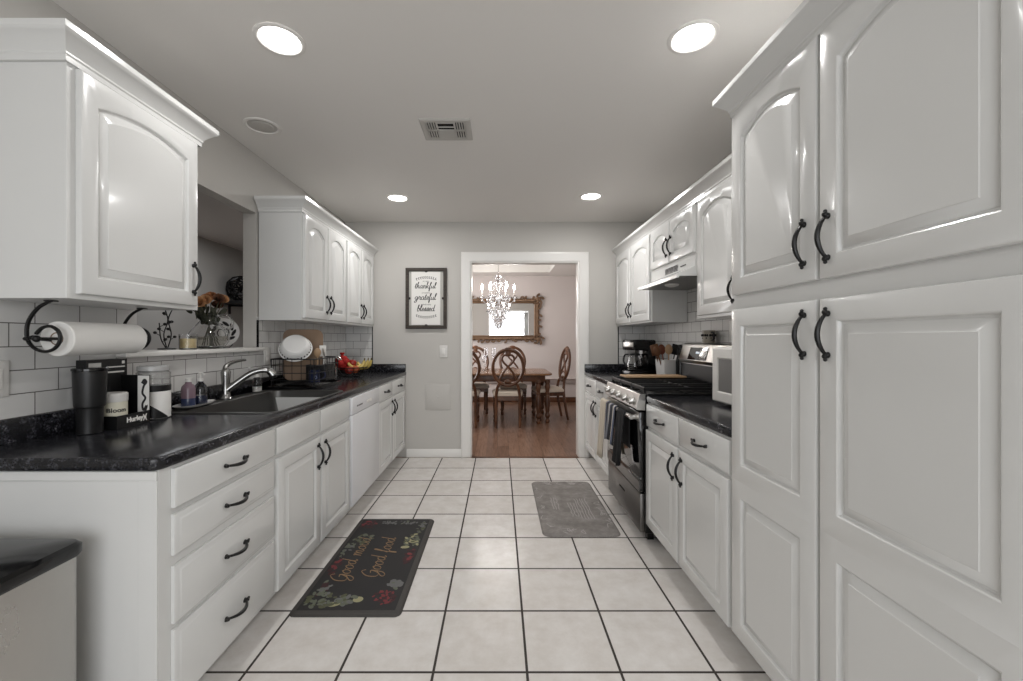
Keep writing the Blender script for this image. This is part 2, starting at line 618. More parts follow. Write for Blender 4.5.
# ------------------------------------------------------------------ cabinet parts
def panel_cell(b, x0, x1, z0, z1, t, arch=0.0, out=(1, 1, 1, 1), fw=0.055, K=14, bev=0.006):
    """raised panel with frame; front at y=-t; out = outer-edge flags left,right,bottom,top"""
    def loop(l, r, bo, to, y, a=0.0):
        xa, xb, za, zb = x0 + l, x1 - r, z0 + bo, z1 - to
        pts = [(xa, y, za), (xb, y, za)]
        for k in range(K + 1):
            u = k / K
            x = xb + (xa - xb) * u
            s_ = 2 * u - 1
            pts.append((x, y, zb - a * s_ * s_))
        return pts
    e = bev
    l, r, bo, to = [e * q for q in out]
    b.loops([
        loop(0, 0, 0, 0, 0), loop(0, 0, 0, 0, -(t - e)), loop(l * .3, r * .3, bo * .3, to * .3, -(t - e * .3)), loop(l, r, bo, to, -t),
        loop(fw, fw, fw, fw, -t, arch), loop(fw + .003, fw + .003, fw + .003, fw + .003, -(t - .002), arch),
        loop(fw + .006, fw + .006, fw + .006, fw + .006, -(t - .010), arch), loop(fw + .011, fw + .011, fw + .011, fw + .011, -(t - .011), arch),
        loop(fw + .013, fw + .013, fw + .013, fw + .013, -(t - .009), arch), loop(fw + .034, fw + .034, fw + .034, fw + .034, -(t - .003), arch), loop(fw + .037, fw + .037, fw + .037, fw + .037, -(t - .0005), arch)],
        True, True)


def pull_mesh(L=0.13, horiz=False):
    b = MB()
    pts, rad = [], []
    n = 14
    for i in range(n + 1):
        t = i / n
        z = (t - 0.5) * L * 0.86
        y = -0.004 - 0.026 * (math.sin(PI * t) ** 0.7)
        pts.append((0, y, z))
        rad.append(0.0042 + 0.0026 * math.sin(PI * t))
    b.tube(pts, rad, 8)
    for s in (-1, 1):
        z = s * L * 0.43
        b.lathe([(0.0085, 0), (0.0085, 0.003), (0.006, 0.006), (0.005, 0.012)], 10, (0, 0, z), Matrix.Rotation(PI / 2, 3, 'X'))
        b.ball((0, -0.009, z + s * 0.004), 0.0075, 1, 1, 1, 10, 6)
        b.ball((0, -0.008, z + s * 0.013), 0.005, 1, 1, 1, 8, 6)
    if horiz:
        for v in b.bm.verts:
            v.co = Vector((v.co.z, v.co.y, v.co.x * 1.0 - 0.006 * (1 - (2 * v.co.z / L) ** 2)))
    return b


_pv = pull_mesh().build('handle', MT['iron'])
_ph = pull_mesh(0.125, True).build('handle', MT['iron'])
PULLV, PULLH = _pv.data, _ph.data
bpy.data.objects.remove(_pv); bpy.data.objects.remove(_ph)


def pull(parent, x, y, z, horiz=False):
    o = bpy.data.objects.new('handle', PULLH if horiz else PULLV)
    COL.objects.link(o)
    o.parent = parent
    o.location = (x, y, z)
    o['label'] = 'black iron bow pull'
    return o


DT = 0.019


def door(root, x0, x1, z0, z1, arch=0.0, cells=None, hx=None, hz=None, fw=0.055):
    b = MB()
    w, h = x1 - x0, z1 - z0
    if cells is None:
        panel_cell(b, 0, w, 0, h, DT, arch, fw=fw)
    else:
        for i, (a, c) in enumerate(cells):
            panel_cell(b, 0, w, a, c, DT, 0, (1, 1, 1 if i == 0 else 0, 1 if i == len(cells) - 1 else 0), fw=fw)
    d = b.build('door', MT['white'], root, (x0, -0.0005, z0))
    if hx is not None:
        pull(d, hx - x0, -DT, hz - z0)
    return d


def slab_front(root, name, x0, x1, z0, z1, handle=True, step=True):
    b = MB()
    w, h = x1 - x0, z1 - z0

    def R_(i, y):
        return [(i, y, i), (w - i, y, i), (w - i, y, h - i), (i, y, h - i)]
    if step:
        b.loops([R_(0, 0), R_(0, -.010), R_(.004, -.0125), R_(.012, -.0135), R_(.018, -.018), R_(.021, -DT)])
    else:
        b.loops([R_(0, 0), R_(0, -.012), R_(.003, -.0145), R_(.008, -.0165)])
    d = b.build(name, MT['white'], root, (x0, -0.0005, z0))
    if handle:
        pull(d, w / 2, -DT if step else -.0165, h / 2, True)
    return d


CROWN = [(0, 0), (.010, 0), (.010, .016), (.014, .021), (.014, .026), (.020, .036), (.034, .052), (.046, .064), (.052, .068), (.056, .074), (.056, .092), (0, .092)]


def crown(path, root, z):
    """path of 2D points (local), outward side to the left of travel"""
    b = MB()
    P = [Vector(p) for p in path]
    n = len(P)
    L = []
    for i in range(n):
        dirs = []
        if i > 0:
            dirs.append((P[i] - P[i - 1]).normalized())
        if i < n - 1:
            dirs.append((P[i + 1] - P[i]).normalized())
        nr = [Vector((-d.y, d.x)) for d in dirs]
        if len(nr) == 2:
            mv = (nr[0] + nr[1])
            mv = mv / (mv.dot(nr[0]))
        else:
            mv = nr[0]
        L.append([(P[i].x + mv.x * o_, P[i].y + mv.y * o_, z + h) for o_, h in CROWN])
    b.loops(L)
    return b.build('crown_moulding', MT['white'], root, ang=25)


def cab_root(label, side, xf, y0, y1, zb, cat='cabinet', name='base_cabinet', group=None):
    if side == 'L':
        return thing(name, label, cat, (xf, y0, zb), PI / 2, group)
    return thing(name, label, cat, (xf, y1, zb), -PI / 2, group)


def body(root, w, depth, h, toe=0.0, name='body', hollow=False):
    b = MB()
    if hollow:
        b.box(0.0005, w - 0.0005, 0, 0.019, toe, h); b.box(0.0005, w - 0.0005, depth - 0.012, depth, toe, h)
        b.box(0.0005, 0.018, 0.019, depth - 0.012, toe, h); b.box(w - 0.018, w - 0.0005, 0.019, depth - 0.012, toe, h)
        b.box(0.018, w - 0.018, 0.019, depth - 0.012, toe, toe + 0.018); b.box(0.0005, w - 0.0005, 0.10, depth, 0, toe)
        return b.build(name, MT['white'], root)
    b.box(0.0005, w - 0.0005, 0, depth, toe, h, 0.0015, 1)
    if toe:
        b.box(0.0005, w - 0.0005, 0.10, depth, 0, toe)
    return b.build(name, MT['white'], root)


DB_L = -XL + XLF - 0.002
DB_R = XR - XRF - 0.010
CB, CT = 0.865, 0.905       # counter bottom / top

# ---- left base run
r = cab_root('white base cabinet of four stacked drawers at the near end of the sink counter', 'L', XLF, 1.22, 1.835, 0, name='drawer_cabinet')
w = 0.615
body(r, w, DB_L, CB, TOE)
for z0, z1, st in ((.735, .855, False), (.59, .715, True), (.382, .558, True), (.128, .364, True)):
    slab_front(r, 'drawer', 0.045, w - 0.008, z0, z1, True, st)
b = MB(); b.box(-0.004, 0, 0.006, DB_L, TOE, 0.835, 0.001, 1); b.box(-0.010, 0.0, 0.0, DB_L, 0.835, CB - 0.002, 0.002, 1); b.box(-0.007, 0, 0.0, 0.055, 0.0 + TOE, 0.835, 0.001, 1)
b.build('end_panel', MT['white'], r)

r = cab_root('white sink base cabinet with two raised panel doors under the steel sink', 'L', XLF, 1.835, 2.745, 0, name='sink_cabinet')
w = 0.91
body(r, w, DB_L, CB, TOE, hollow=True)
for x0, x1, hx in ((0.010, 0.447, 0.41), (0.463, 0.900, 0.50)):
    slab_front(r, 'false_front', x0, x1, .735, .855, False, False)
    door(r, x0, x1, .128, .715, hx=hx, hz=.615)

# dishwasher
r = thing('dishwasher', 'white dishwasher built in under the counter between white base cabinets', 'dishwasher', (XLF, 2.745, 0), PI / 2)
w = 0.635
b = MB(); b.box(0.002, w - 0.002, 0.0, DB_L, TOE, CB - 0.002, 0.002, 1); b.box(0.004, w - 0.004, 0.09, DB_L, 0, TOE)
b.build('body', MT['offwhite'], r)
b = MB(); b.box(0.008, w - 0.008, -0.0255, 0, 0.135, 0.7395, 0.003); d = b.build('door_panel', MT['dw'], r)
b = MB(); b.box(0.008, w - 0.008, -0.026, 0, 0.742, 0.857, 0.005); cp = b.build('control_panel', MT['dw'], r)
b = MB(); b.box(0.30, 0.42, -0.0285, -0.024, 0.782, 0.80, 0.002)
b.build('latch_handle', MT['trimwhite'], cp)
b = MB()
for k in range(4):
    b.box(0.10 + 0.03 * k, 0.118 + 0.03 * k, -0.0285, -0.024, 0.785, 0.795, 0.001, 1)
b.build('button_row', MT['inksoft'], cp)

r = cab_root('white two-door base cabinet right of the dishwasher, against the back wall', 'L', XLF, 3.38, 4.385, 0)
w = 1.005
body(r, w, DB_L, CB, TOE)
for x0, x1, hx in ((0.012, 0.445, 0.41), (0.460, 0.940, 0.495)):
    slab_front(r, 'drawer', x0, x1, .735, .855, True, False)
    door(r, x0, x1, .128, .715, hx=hx, hz=.62)

# ---- left countertop with sink cut-out
def slab_loops(poly, z0, z1, rr_):
    """rounded-edge convex slab: inset by vertex normals"""
    n = len(poly)
    cx = sum(p[0] for p in poly) / n
    P = [Vector(p) for p in poly]

    def inset(d):
        out = []
        for i in range(n):
            a, c, e = P[i - 1], P[i], P[(i + 1) % n]
            d1, d2 = (c - a).normalized(), (e - c).normalized()
            n1, n2 = Vector((-d1.y, d1.x)), Vector((-d2.y, d2.x))
            mv = n1 + n2
            mv = mv / max(mv.dot(n1), 0.2)
            out.append(c + mv * d)
        return out
    L = []
    for k in range(5):
        a = PI / 2 * k / 4
        L.append([(p.x, p.y, z0 + rr_ * (1 - math.sin(a))) for p in inset(rr_ * (1 - math.cos(a)) if False else rr_ * (1 - math.sin(PI / 2 - a) if False else 0) + rr_ * (1 - math.cos(PI / 2 - a)))][:] if False else [(p.x, p.y, z0 + rr_ * (1 - math.cos(a))) for p in inset(rr_ * (1 - math.sin(a)))])
    for k in range(5):
        a = PI / 2 * k / 4
        L.append([(p.x, p.y, z1 - rr_ * (1 - math.sin(a))) for p in inset(rr_ * (1 - math.cos(a)))])
    return L


def evaluated(o, name, material):
    dg = bpy.context.evaluated_depsgraph_get()
    me = bpy.data.meshes.new_from_object(o.evaluated_get(dg))
    me.name = name
    n = bpy.data.objects.new(name, me)
    me.materials.clear(); me.materials.append(material)
    return n


def cut(o, cutter_b):
    c = cutter_b.build('cut', MT['dark'])
    md = o.modifiers.new('b', 'BOOLEAN'); md.object = c; md.operation = 'DIFFERENCE'; md.solver = 'EXACT'
    bpy.context.view_layer.update()
    nm, mt_, par, loc = o.name, o.data.materials[0], o.parent, o.location.copy()
    n = evaluated(o, nm, mt_)
    bpy.data.objects.remove(o); bpy.data.objects.remove(c)
    COL.objects.link(n); n.name = nm; n.parent = par; n.location = loc
    for p in n.data.polygons:
        p.use_smooth = True
    n.data.set_sharp_from_angle(angle=math.radians(30))
    return n


SX0, SX1, SY0, SY1 = -1.575, -1.022, 1.905, 2.765
r = thing('countertop', 'black speckled stone countertop with backsplash ledge on the sink side of the kitchen', 'countertop', (-1.3, 1.2, CB))
poly = [(-1.6285, 4.392), (-1.6285, 1.2)]
rc = 0.035
for k in range(7):
    a = -PI / 2 + PI / 2 * k / 6
    poly.append((-0.985 - rc + rc * math.cos(a), 1.2 + rc + rc * math.sin(a)))
poly.append((-0.985, 4.392))
b = MB(); b.T = Matrix.Translation((1.3, -1.2, -CB))
b.loops(slab_loops(poly, CB, CT, 0.010))
slab = b.build('slab', MT['granite'], r)
c = MB(); c.T = Matrix.Translation((1.3, -1.2, -CB))
c.prism(rrect(SX0 + 0.02, SX1 - 0.02, SY0 + 0.02, SY1 - 0.02, 0.05), CB - 0.1, CT + 0.1)
slab.parent = None; slab.location = (0, 0, 0)
slab = cut(slab, c)
slab.parent = r
b = MB(); b.T = Matrix.Translation((1.3, -1.2, -CB))
b.box(-1.6285, -1.609, 1.2, 4.392, CT, 0.984, 0.004)
b.box(-1.609, -0.988, 4.372, 4.392, CT, 0.984, 0.004)
b.build('backsplash_ledge', MT['granite'], r)

# sink
r = thing('sink', 'stainless steel drop-in kitchen sink set in the black countertop', 'sink', ((SX0 + SX1) / 2, (SY0 + SY1) / 2, 0.715))
ox, oy = (SX0 + SX1) / 2, (SY0 + SY1) / 2
b = MB(); b.T = Matrix.Translation((-ox, -oy, -0.715))
def rl(x0, x1, y0, y1, rr_, z):
    return [(p[0], p[1], z) for p in rrect(x0, x1, y0, y1, rr_, 5)]
bx0, bx1, by0, by1 = -1.495, -1.040, 1.93, 2.742
b.loops([rl(SX0, SX1, SY0, SY1, .055, CT + .0005), rl(SX0, SX1, SY0, SY1, .055, CT + .004), rl(SX0 + .006, SX1 - .006, SY0 + .006, SY1 - .006, .052, CT + .0065),
         rl(bx0 - .006, bx1 + .006, by0 - .006, by1 + .006, .065, CT + .0055), rl(bx0, bx1, by0, by1, .06, CT + .001), rl(bx0 + .012, bx1 - .012, by0 + .012, by1 - .012, .055, 0.76),
         rl(bx0 + .04, bx1 - .04, by0 + .04, by1 - .04, .05, 0.724), rl(bx0 + .1, bx1 - .1, by0 + .1, by1 - .1, .05, 0.718)], False, True)
b.build('basin', MT['sinksteel'], r)
b = MB(); b.lathe([(.045, 0.0), (.045, .004), (.03, .005), (.028, .001)], 20, (0.02, 0, .003)); b.build('drain', MT['chrome'], r)

# faucet
fx, fy = -1.54, 2.34
r = thing('faucet', 'brushed nickel single-lever faucet standing behind the sink', 'faucet', (fx, fy, CT + .0065))
b = MB(); b.lathe([(.034, 0), (.034, .006), (.026, .014), (.022, .03), (.021, .09), (.024, .13), (.025, .150), (.020, .165), (.008, .172)], 20); b.build('faucet_body', MT['chrome'], r)
sp = cr([(0.008, 0.0, .05), (.045, .02, .085), (.105, .048, .135), (.155, .07, .155), (.195, .088, .150), (.215, .097, .125)], 6)
n = len(sp); b = MB(); b.tube(sp, [.019 - .003 * math.sin(PI * i / (n - 1)) + (.004 if i > n - 8 else 0) for i in range(n)], 12)
spo = b.build('spout', MT['chrome'], r)
b = MB(); b.lathe([(.016, 0), (.018, .004), (.018, .012)], 14, (.215, .097, .112)); b.build('spray_head', MT['black'], spo)
lv = cr([(-.005, 0, .155), (-.005, .015, .185), (.012, .05, .205), (.035, .085, .213), (.05, .105, .214)], 6)
b = MB(); b.tube(lv, [.015 - .009 * i / (len(lv) - 1) for i in range(len(lv))], 10); b.build('lever', MT['chrome'], r)

# ---- left wall cabinets
def upper(label, side, xf, y0, y1, zb, zt, doors, depth, arch=0.045, group=None, crown_path=None, name='wall_cabinet'):
    r = cab_root(label, side, xf, y0, y1, zb, name=name, group=group)
    w = y1 - y0
    body(r, w, depth, zt - zb)
    for x0, x1, dz0, dz1, hx in doors:
        door(r, x0, x1, dz0 - zb, dz1 - zb, arch, hx=hx, hz=dz0 - zb + 0.115)
    if crown_path:
        crown(crown_path, r, 2.102 - zb)
    return r

DU_L = -XL + XLU - 0.0095
w = 0.56
upper('large white one-door wall cabinet above the paper towel holder, nearest on the left', 'L', XLU, 1.28, 1.84, 1.375, 2.13,
      [(0.028, 0.535, 1.392, 2.098, 0.505)], DU_L, arch=0.034, crown_path=[(w, DU_L), (w, 0), (0, 0), (0, DU_L)])
w = 0.79
upper('white two-door wall cabinet above the dish rack, right next to the pass-through opening', 'L', XLU, 2.80, 3.59, 1.375, 2.13,
      [(0.018, 0.393, 1.392, 2.098, 0.362), (0.403, 0.778, 1.392, 2.098, 0.434)], DU_L, crown_path=[(w, 0), (0, 0), (0, DU_L)])
upper('white two-door wall cabinet above the fruit bowl, touching the back wall', 'L', XLU, 3.59, 4.385, 1.375, 2.13,
      [(0.012, 0.387, 1.392, 2.098, 0.356), (0.397, 0.772, 1.392, 2.098, 0.428)], DU_L, crown_path=[(w, 0), (0, 0)])

# ---- right side
# pantry
PY0, PY1 = 0.66, 1.603
w = PY1 - PY0
r = cab_root('tall white pantry cabinet with four doors filling the right foreground', 'R', XRF, PY0, PY1, 0, name='pantry_cabinet')
body(r, w, XR - XRF - 0.002, 2.13, TOE)
for x0, x1, hx in ((0.012, 0.437, 0.395), (0.449, 0.93, 0.482)):
    door(r, x0, x1, 1.415, 2.098, 0.042, hx=hx, hz=1.525, fw=0.06)
    door(r, x0, x1, 0.135, 1.36, cells=[(0, 0.5875), (0.5875, 1.225)], hx=hx, hz=1.262, fw=0.06)
crown([(w, 0), (0, 0), (0, XRU - XRF - 0.058)], r, 2.102)

r = cab_root('white two-door base cabinet between the stove and the tall pantry', 'R', XRF, 1.604, 2.532, 0)
w = 0.928
body(r, w, DB_R, CB, TOE)
for x0, x1, hx in ((0.010, 0.455, 0.415), (0.468, 0.915, 0.51)):
    slab_front(r, 'drawer', x0, x1, .722, .855, True, False)
    door(r, x0, x1, .128, .702, hx=hx, hz=.60)

r = cab_root('white two-door base cabinet between the stove and the doorway wall', 'R', XRF, 3.30, 4.372, 0)
w = 1.072
body(r, w, DB_R, CB, TOE)
for x0, x1, hx in ((0.05, 0.512, 0.475), (0.522, 0.985, 0.56)):
    slab_front(r, 'drawer', x0, x1, .722, .855, True, False)
    door(r, x0, x1, .128, .702, hx=hx, hz=.60)

def counter_right(label, y0, y1, back):
    r = thing('countertop', label, 'countertop', (1.2, y0, CB))
    b = MB(); b.T = Matrix.Translation((-1.2, -y0, -CB))
    rc = 0.02
    poly = [(XR - 0.009, y0), (XR - 0.009, y1)]
    for (cx, cy, a0) in ((0.89 + rc, y1 - rc, PI / 2), (0.89 + rc, y0 + rc, PI)):
        for k in range(4):
            a = a0 + PI / 2 * k / 3
            poly.append((cx + rc * math.cos(a), cy + rc * math.sin(a)))
    b.loops(slab_loops(poly, CB, CT, 0.010))
    b.build('slab', MT['granite'], r)
    b = MB(); b.T = Matrix.Translation((-1.2, -y0, -CB))
    b.box(XR - 0.029, XR - 0.009, y0, y1, CT, 0.984, 0.004)
    if back:
        b.box(0.893, XR - 0.029, y1 - 0.02, y1, CT, 0.984, 0.004)
    b.build('backsplash_ledge', MT['granite'], r)

counter_right('short black speckled countertop between stove and pantry under the microwave', 1.605, 2.532, False)
counter_right('black speckled countertop holding the coffee maker beside the doorway wall', 3.30, 4.373, True)

DU_R = XR - XRU - 0.0095
w = 1.005
upper('white two-door wall cabinet above the coffee maker, nearest the doorway', 'R', XRU, 3.38, 4.385, 1.385, 2.13,
      [(0.012, 0.487, 1.400, 2.098, 0.455), (0.499, 0.985, 1.400, 2.098, 0.531)][::-1], DU_R, crown_path=[(w, 0), (0, 0)])
w = 0.77
upper('short white two-door wall cabinet mounted above the range hood', 'R', XRU, 2.61, 3.38, 1.785, 2.13,
      [(0.012, 0.372, 1.80, 2.098, 0.342), (0.386, 0.756, 1.80, 2.098, 0.416)], DU_R, 0.035, crown_path=[(w, 0), (0, 0)])
w = 1.005
upper('white wall cabinet between the range hood and the tall pantry, partly hidden by the pantry', 'R', XRU, 1.605, 2.61, 1.375, 2.13,
      [(0.035, 0.475, 1.392, 2.098, 0.44), (0.49, 0.99, 1.392, 2.098, 0.525)], DU_R, crown_path=[(w, 0), (0, 0)])

# range hood (local: x along run, y into wall)
r = thing('range_hood', 'white under-cabinet range hood with vent slots above the gas stove', 'range hood', (XRU, 3.375, 1.635), -PI / 2)
w = 0.76
def hood_sec(x):
    return [(x, -0.005, .149), (x, -.012, .075), (x, -.118, .028), (x, -.122, .022), (x, -.122, .0), (x, -.112, .0), (x, -.108, .012), (x, .285, .012), (x, .285, .149)]
b = MB(); b.loops([hood_sec(0.003), hood_sec(w - 0.003)]); hb = b.build('hood_shell', MT['white'], r)
b = MB(); b.box(0.02, w - 0.02, -.10, .27, .006, .011); b.build('underside', MT['steel_dark'], r)
b = MB(); b.lathe([(.05, 0), (.045, -.012), (.02, -.02)], 16, (0.38, 0.0, .007)); b.build('lamp_cover', MT['offwhite'], r)
b = MB()
for g in range(3):
    for k in range(5):
        b.box(.29 + g * .075, .355 + g * .075, -.0125, -.0085, .085 + k * .009, .090 + k * .009)
b.build('vent_slots', MT['inksoft'], r)
b = MB()
for k in range(3):
    b.box(.55 + k * .03, .57 + k * .03, -.0135, -.0085, .10, .108, .001, 1)
b.build('switch', MT['inksoft'], r)

# ---- gas range
RY0, RY1 = 2.538, 3.294
r = thing('gas_range', 'freestanding stainless and black gas range with five knobs and towels on its oven handle', 'stove', (0.86, RY1, 0), -PI / 2)
w = RY1 - RY0
RD = XR - 0.86 - 0.010
b = MB(); b.box(0, w, 0.03, RD, 0.06, 0.90, 0.003, 1)
for px in (0.05, w - 0.09):
    b.box(px, px + .04, .06, .10, 0, .06); b.box(px, px + .04, RD - .1, RD - .06, 0, .06)
b.build('body', MT['blackgloss'], r)
b = MB(); b.box(0.004, w - 0.004, 0.0, 0.03, 0.065, 0.30, 0.005); dr = b.build('storage_drawer', MT['steel_dark'], r)
b = MB(); b.box(w / 2 - 0.06, w / 2 + 0.06, -0.003, 0.001, 0.20, 0.212, 0.001, 1); b.build('drawer_slot', MT['dark'], dr)
b = MB(); b.box(0.004, w - 0.004, -0.004, 0.03, 0.31, 0.40, 0.004); b.box(0.004, w - 0.004, -0.004, 0.03, 0.395, 0.80, 0.004)
od = b.build('oven_door', MT['blackglass'], r)
b = MB(); b.box(0.006, w - 0.006, -0.007, -0.003, 0.312, 0.375, 0.001, 1); b.build('lower_band', MT['steel_dark'], od)
b = MB()
b.tube([(0.03, -0.045, 0.765), (w - 0.03, -0.045, 0.765)], 0.014, 12)
for px in (0.05, w - 0.05):
    b.box(px - .014, px + .014, -0.045, 0.0, 0.752, 0.778, 0.004)
b.box(0.01, w - 0.01, -0.008, -0.003, 0.742, 0.797, 0.001, 1)
b.build('oven_handle', MT['steel'], od)
b = MB(); b.loops([[(x, .03, .812), (x, -.022, .815), (x, -.026, .822), (x, -.006, .905), (x, .0, .912), (x, .03, .912)] for x in (0.0, w)])
cp = b.build('control_panel', MT['steel'], r)
Rk = Matrix.Rotation(PI / 2 + 0.22, 3, 'X')
for k in range(5):
    b = MB(); b.lathe([(.024, 0), (.024, .004), (.020, .006), (.019, .030), (.017, .033), (.004, .034)], 18, (0, 0, 0), Rk)
    b.box(-.003, .003, -.036, -.012, -.017, .017, .001, 1)
    b.build('knob', MT['steel'], cp, (0.09 + k * (w - 0.18) / 4, -0.014, 0.862))
b = MB(); b.box(0.002, w - 0.002, 0.0, RD - 0.02, 0.9, 0.916, 0.004); ct = b.build('cooktop', MT['blackgloss'], r)
b = MB()
for cx, cy, rr_ in ((.16, .17, .045), (.60, .17, .05), (.16, .44, .04), (.60, .44, .042), (.38, .30, .05)):
    b.lathe([(rr_ * 1.3, 0), (rr_ * 1.3, .004), (rr_, .006), (rr_, .016), (rr_ * .9, .019)], 18, (cx, cy, .9155))
b.build('burner', MT['black'], ct)
gz = .952
for g in range(3):
    x0 = 0.012 + g * 0.246; x1 = x0 + 0.240
    b = MB()
    b.box(x0, x1, .025, .04, gz - .022, gz, .003, 1); b.box(x0, x1, .575, .59, gz - .022, gz, .003, 1)
    b.box(x0, x0 + .014, .04, .575, gz - .02, gz, .003, 1); b.box(x1 - .014, x1, .04, .575, gz - .02, gz, .003, 1)
    b.box(x0, x1, .30, .314, gz - .016, gz, .003, 1)
    for q in (0.33, 0.66):
        xx = x0 + q * .24
        b.box(xx - .006, xx + .006, .04, .575, gz - .014, gz + .003, .003, 1)
    for xx in (x0, x1 - .014):
        for yy in (.025, .57):
            b.box(xx, xx + .014, yy, yy + .016, .9155, gz - .01)
    b.build('grate', MT['black'], ct)
# backguard
b = MB(); b.loops([[(x, RD - .085, .9155), (x, RD - .085, 1.065), (x, RD - .095, 1.075), (x, RD - .105, 1.09), (x, RD - .07, 1.205), (x, RD - .05, 1.218), (x, RD - .003, 1.218), (x, RD - .003, .9155)] for x in (0.0, w)])
bg = b.build('backguard', MT['steel'], r)
b = MB(); b.box(0.004, w - .004, RD - .089, RD - .083, .917, 1.06, .001, 1); b.build('vent_panel', MT['black'], bg)
b = MB(); b.loops([[(x, RD - .107, 1.097), (x, RD - .080, 1.185), (x, RD - .070, 1.185), (x, RD - .09, 1.097)] for x in (0.15, 0.42)])
b.build('display', MT['blackglass'], bg)
b = MB(); b.loops([[(x, RD - .0955, 1.142), (x, RD - .0915, 1.155), (x, RD - .088, 1.155), (x, RD - .091, 1.142)] for x in (0.26, 0.31)])
b.build('clock_digits', mat('display_glow', (0.6, 0.65, 0.7, 1), .3, emit=(.6, .7, .8, 1), estr=0.6), bg)

# ------------------------------------------------------------------ lettering helpers
GLY = {
 'a': (1.1, [[(.75, .8), (.4, 1), (.05, .5), (.35, 0), (.7, .4), (.78, .95), (.75, .3), (.95, 0), (1.15, .25)]]),
 'd': (1.1, [[(.75, .8), (.4, 1), (.05, .5), (.35, 0), (.72, .5), (.88, 2.0), (.76, .4), (.95, 0), (1.15, .25)]]),
 'g': (1.1, [[(.75, .8), (.4, 1), (.05, .5), (.35, .05), (.7, .4), (.78, .95), (.7, -.5), (.3, -.9), (.05, -.6), (.6, -.1), (1.1, .25)]]),
 'o': (1.0, [[(.5, 1), (.1, .6), (.2, .05), (.6, .05), (.8, .55), (.5, 1.0), (.65, .8), (1.05, .85)]]),
 'u': (1.05, [[(0, .9), (.08, .3), (.3, 0), (.6, .3), (.7, .95), (.68, .3), (.85, 0), (1.05, .25)]]),
 'n': (1.0, [[(0, .8), (.12, .95), (.12, 0), (.2, .6), (.5, 1), (.62, .6), (.65, .1), (.85, 0), (1.0, .25)]]),
 'm': (1.5, [[(0, .8), (.12, .95), (.12, 0), (.2, .6), (.45, 1), (.58, .6), (.6, 0), (.68, .6), (.95, 1), (1.08, .6), (1.1, .1), (1.3, 0), (1.5, .25)]]),
 'h': (1.0, [[(0, .5), (.3, 1.8), (.2, 2.05), (.1, 1), (.08, 0), (.2, .6), (.5, 1), (.62, .6), (.65, .1), (.85, 0), (1.0, .25)]]),
 'k': (.95, [[(0, .5), (.3, 1.8), (.18, 2.05), (.1, 1), (.08, 0)], [(.65, 1), (.3, .55), (.12, .5), (.45, .3), (.7, 0), (.95, .2)]]),
 'l': (.55, [[(0, .4), (.35, 1.5), (.3, 2.0), (.1, 1.6), (.12, .3), (.3, 0), (.55, .25)]]),
 'b': (.85, [[(0, .4), (.3, 1.6), (.22, 2.0), (.08, 1.2), (.1, .1), (.4, 0), (.68, .45), (.45, .95), (.2, .7)], [(.5, .92), (.85, .7)]]),
 't': (.6, [[(0, .4), (.28, 1.7), (.15, .4), (.3, 0), (.6, .25)], [(-.08, 1.2), (.55, 1.25)]]),
 'f': (.65, [[(0, .2), (.35, 1.3), (.45, 1.9), (.3, 2.0), (.2, 1.2), (.15, -.7), (.3, -.85), (.32, -.1), (.65, .2)]]),
 'e': (.7, [[(0, .3), (.5, .6), (.45, .95), (.2, .95), (.06, .5), (.25, 0), (.7, .25)]]),
 'r': (.85, [[(0, .3), (.2, 1.1), (.3, .9), (.55, .9), (.5, .3), (.65, 0), (.85, .25)]]),
 's': (.75, [[(0, .2), (.4, 1.1), (.5, .5), (.35, .05), (.1, .15), (.4, 0), (.75, .25)]]),
 'G': (1.5, [[(1.2, 1.6), (.8, 2.0), (.1, 1.2), (.2, .1), (.8, -.05), (1.15, .5), (1.2, .95), (.75, .9), (1.25, .95), (1.2, -.4), (.7, -.85), (.4, -.5), (1.3, .3)]]),
 ' ': (.9, []),
}


def script(b, text, size, M_, wt=0.11, slant=0.22):
    """brush script in local x/y plane -> matrix M_; size = x-height; returns width"""
    x = 0.0
    T0 = b.T
    b.T = T0 @ M_
    tot = sum(GLY[c][0] for c in text)
    for ch in text:
        adv, st = GLY[ch]
        for s_ in st:
            pts = cr([((px + x - tot / 2 + slant * py) * size, py * size, 0) for px, py in s_], 4)
            n = len(pts)
            rad = []
            for i in range(n):
                d = pts[min(i + 1, n - 1)] - pts[max(i - 1, 0)]
                dn = abs(d.y) / max(d.length, 1e-9)
                rad.append(size * wt * (0.45 + 0.75 * dn))
            b.tube(pts, rad, 6, flat=(2, 0.12))
        x += adv
    b.T = T0


def text_mesh(txt, size, ext=0.0004, bold=0.0, shear=0.0):
    cu = bpy.data.curves.new('t', 'FONT')
    cu.body = txt; cu.size = size; cu.extrude = ext; cu.offset = bold; cu.shear = shear
    cu.align_x = 'CENTER'; cu.align_y = 'CENTER'; cu.resolution_u = 3
    o = bpy.data.objects.new('t', cu)
    COL.objects.link(o)
    bpy.context.view_layer.update()
    me = bpy.data.meshes.new_from_object(o.evaluated_get(bpy.context.evaluated_depsgraph_get()))
    bpy.data.objects.remove(o)
    return me


def lettering(name, txt, size, material, parent, M_, **kw):
    me = text_mesh(txt, size, **kw)
    me.materials.clear(); me.materials.append(material)
    o = bpy.data.objects.new(name, me)
    COL.objects.link(o)
    o.parent = parent
    o.matrix_local = M_
    return o


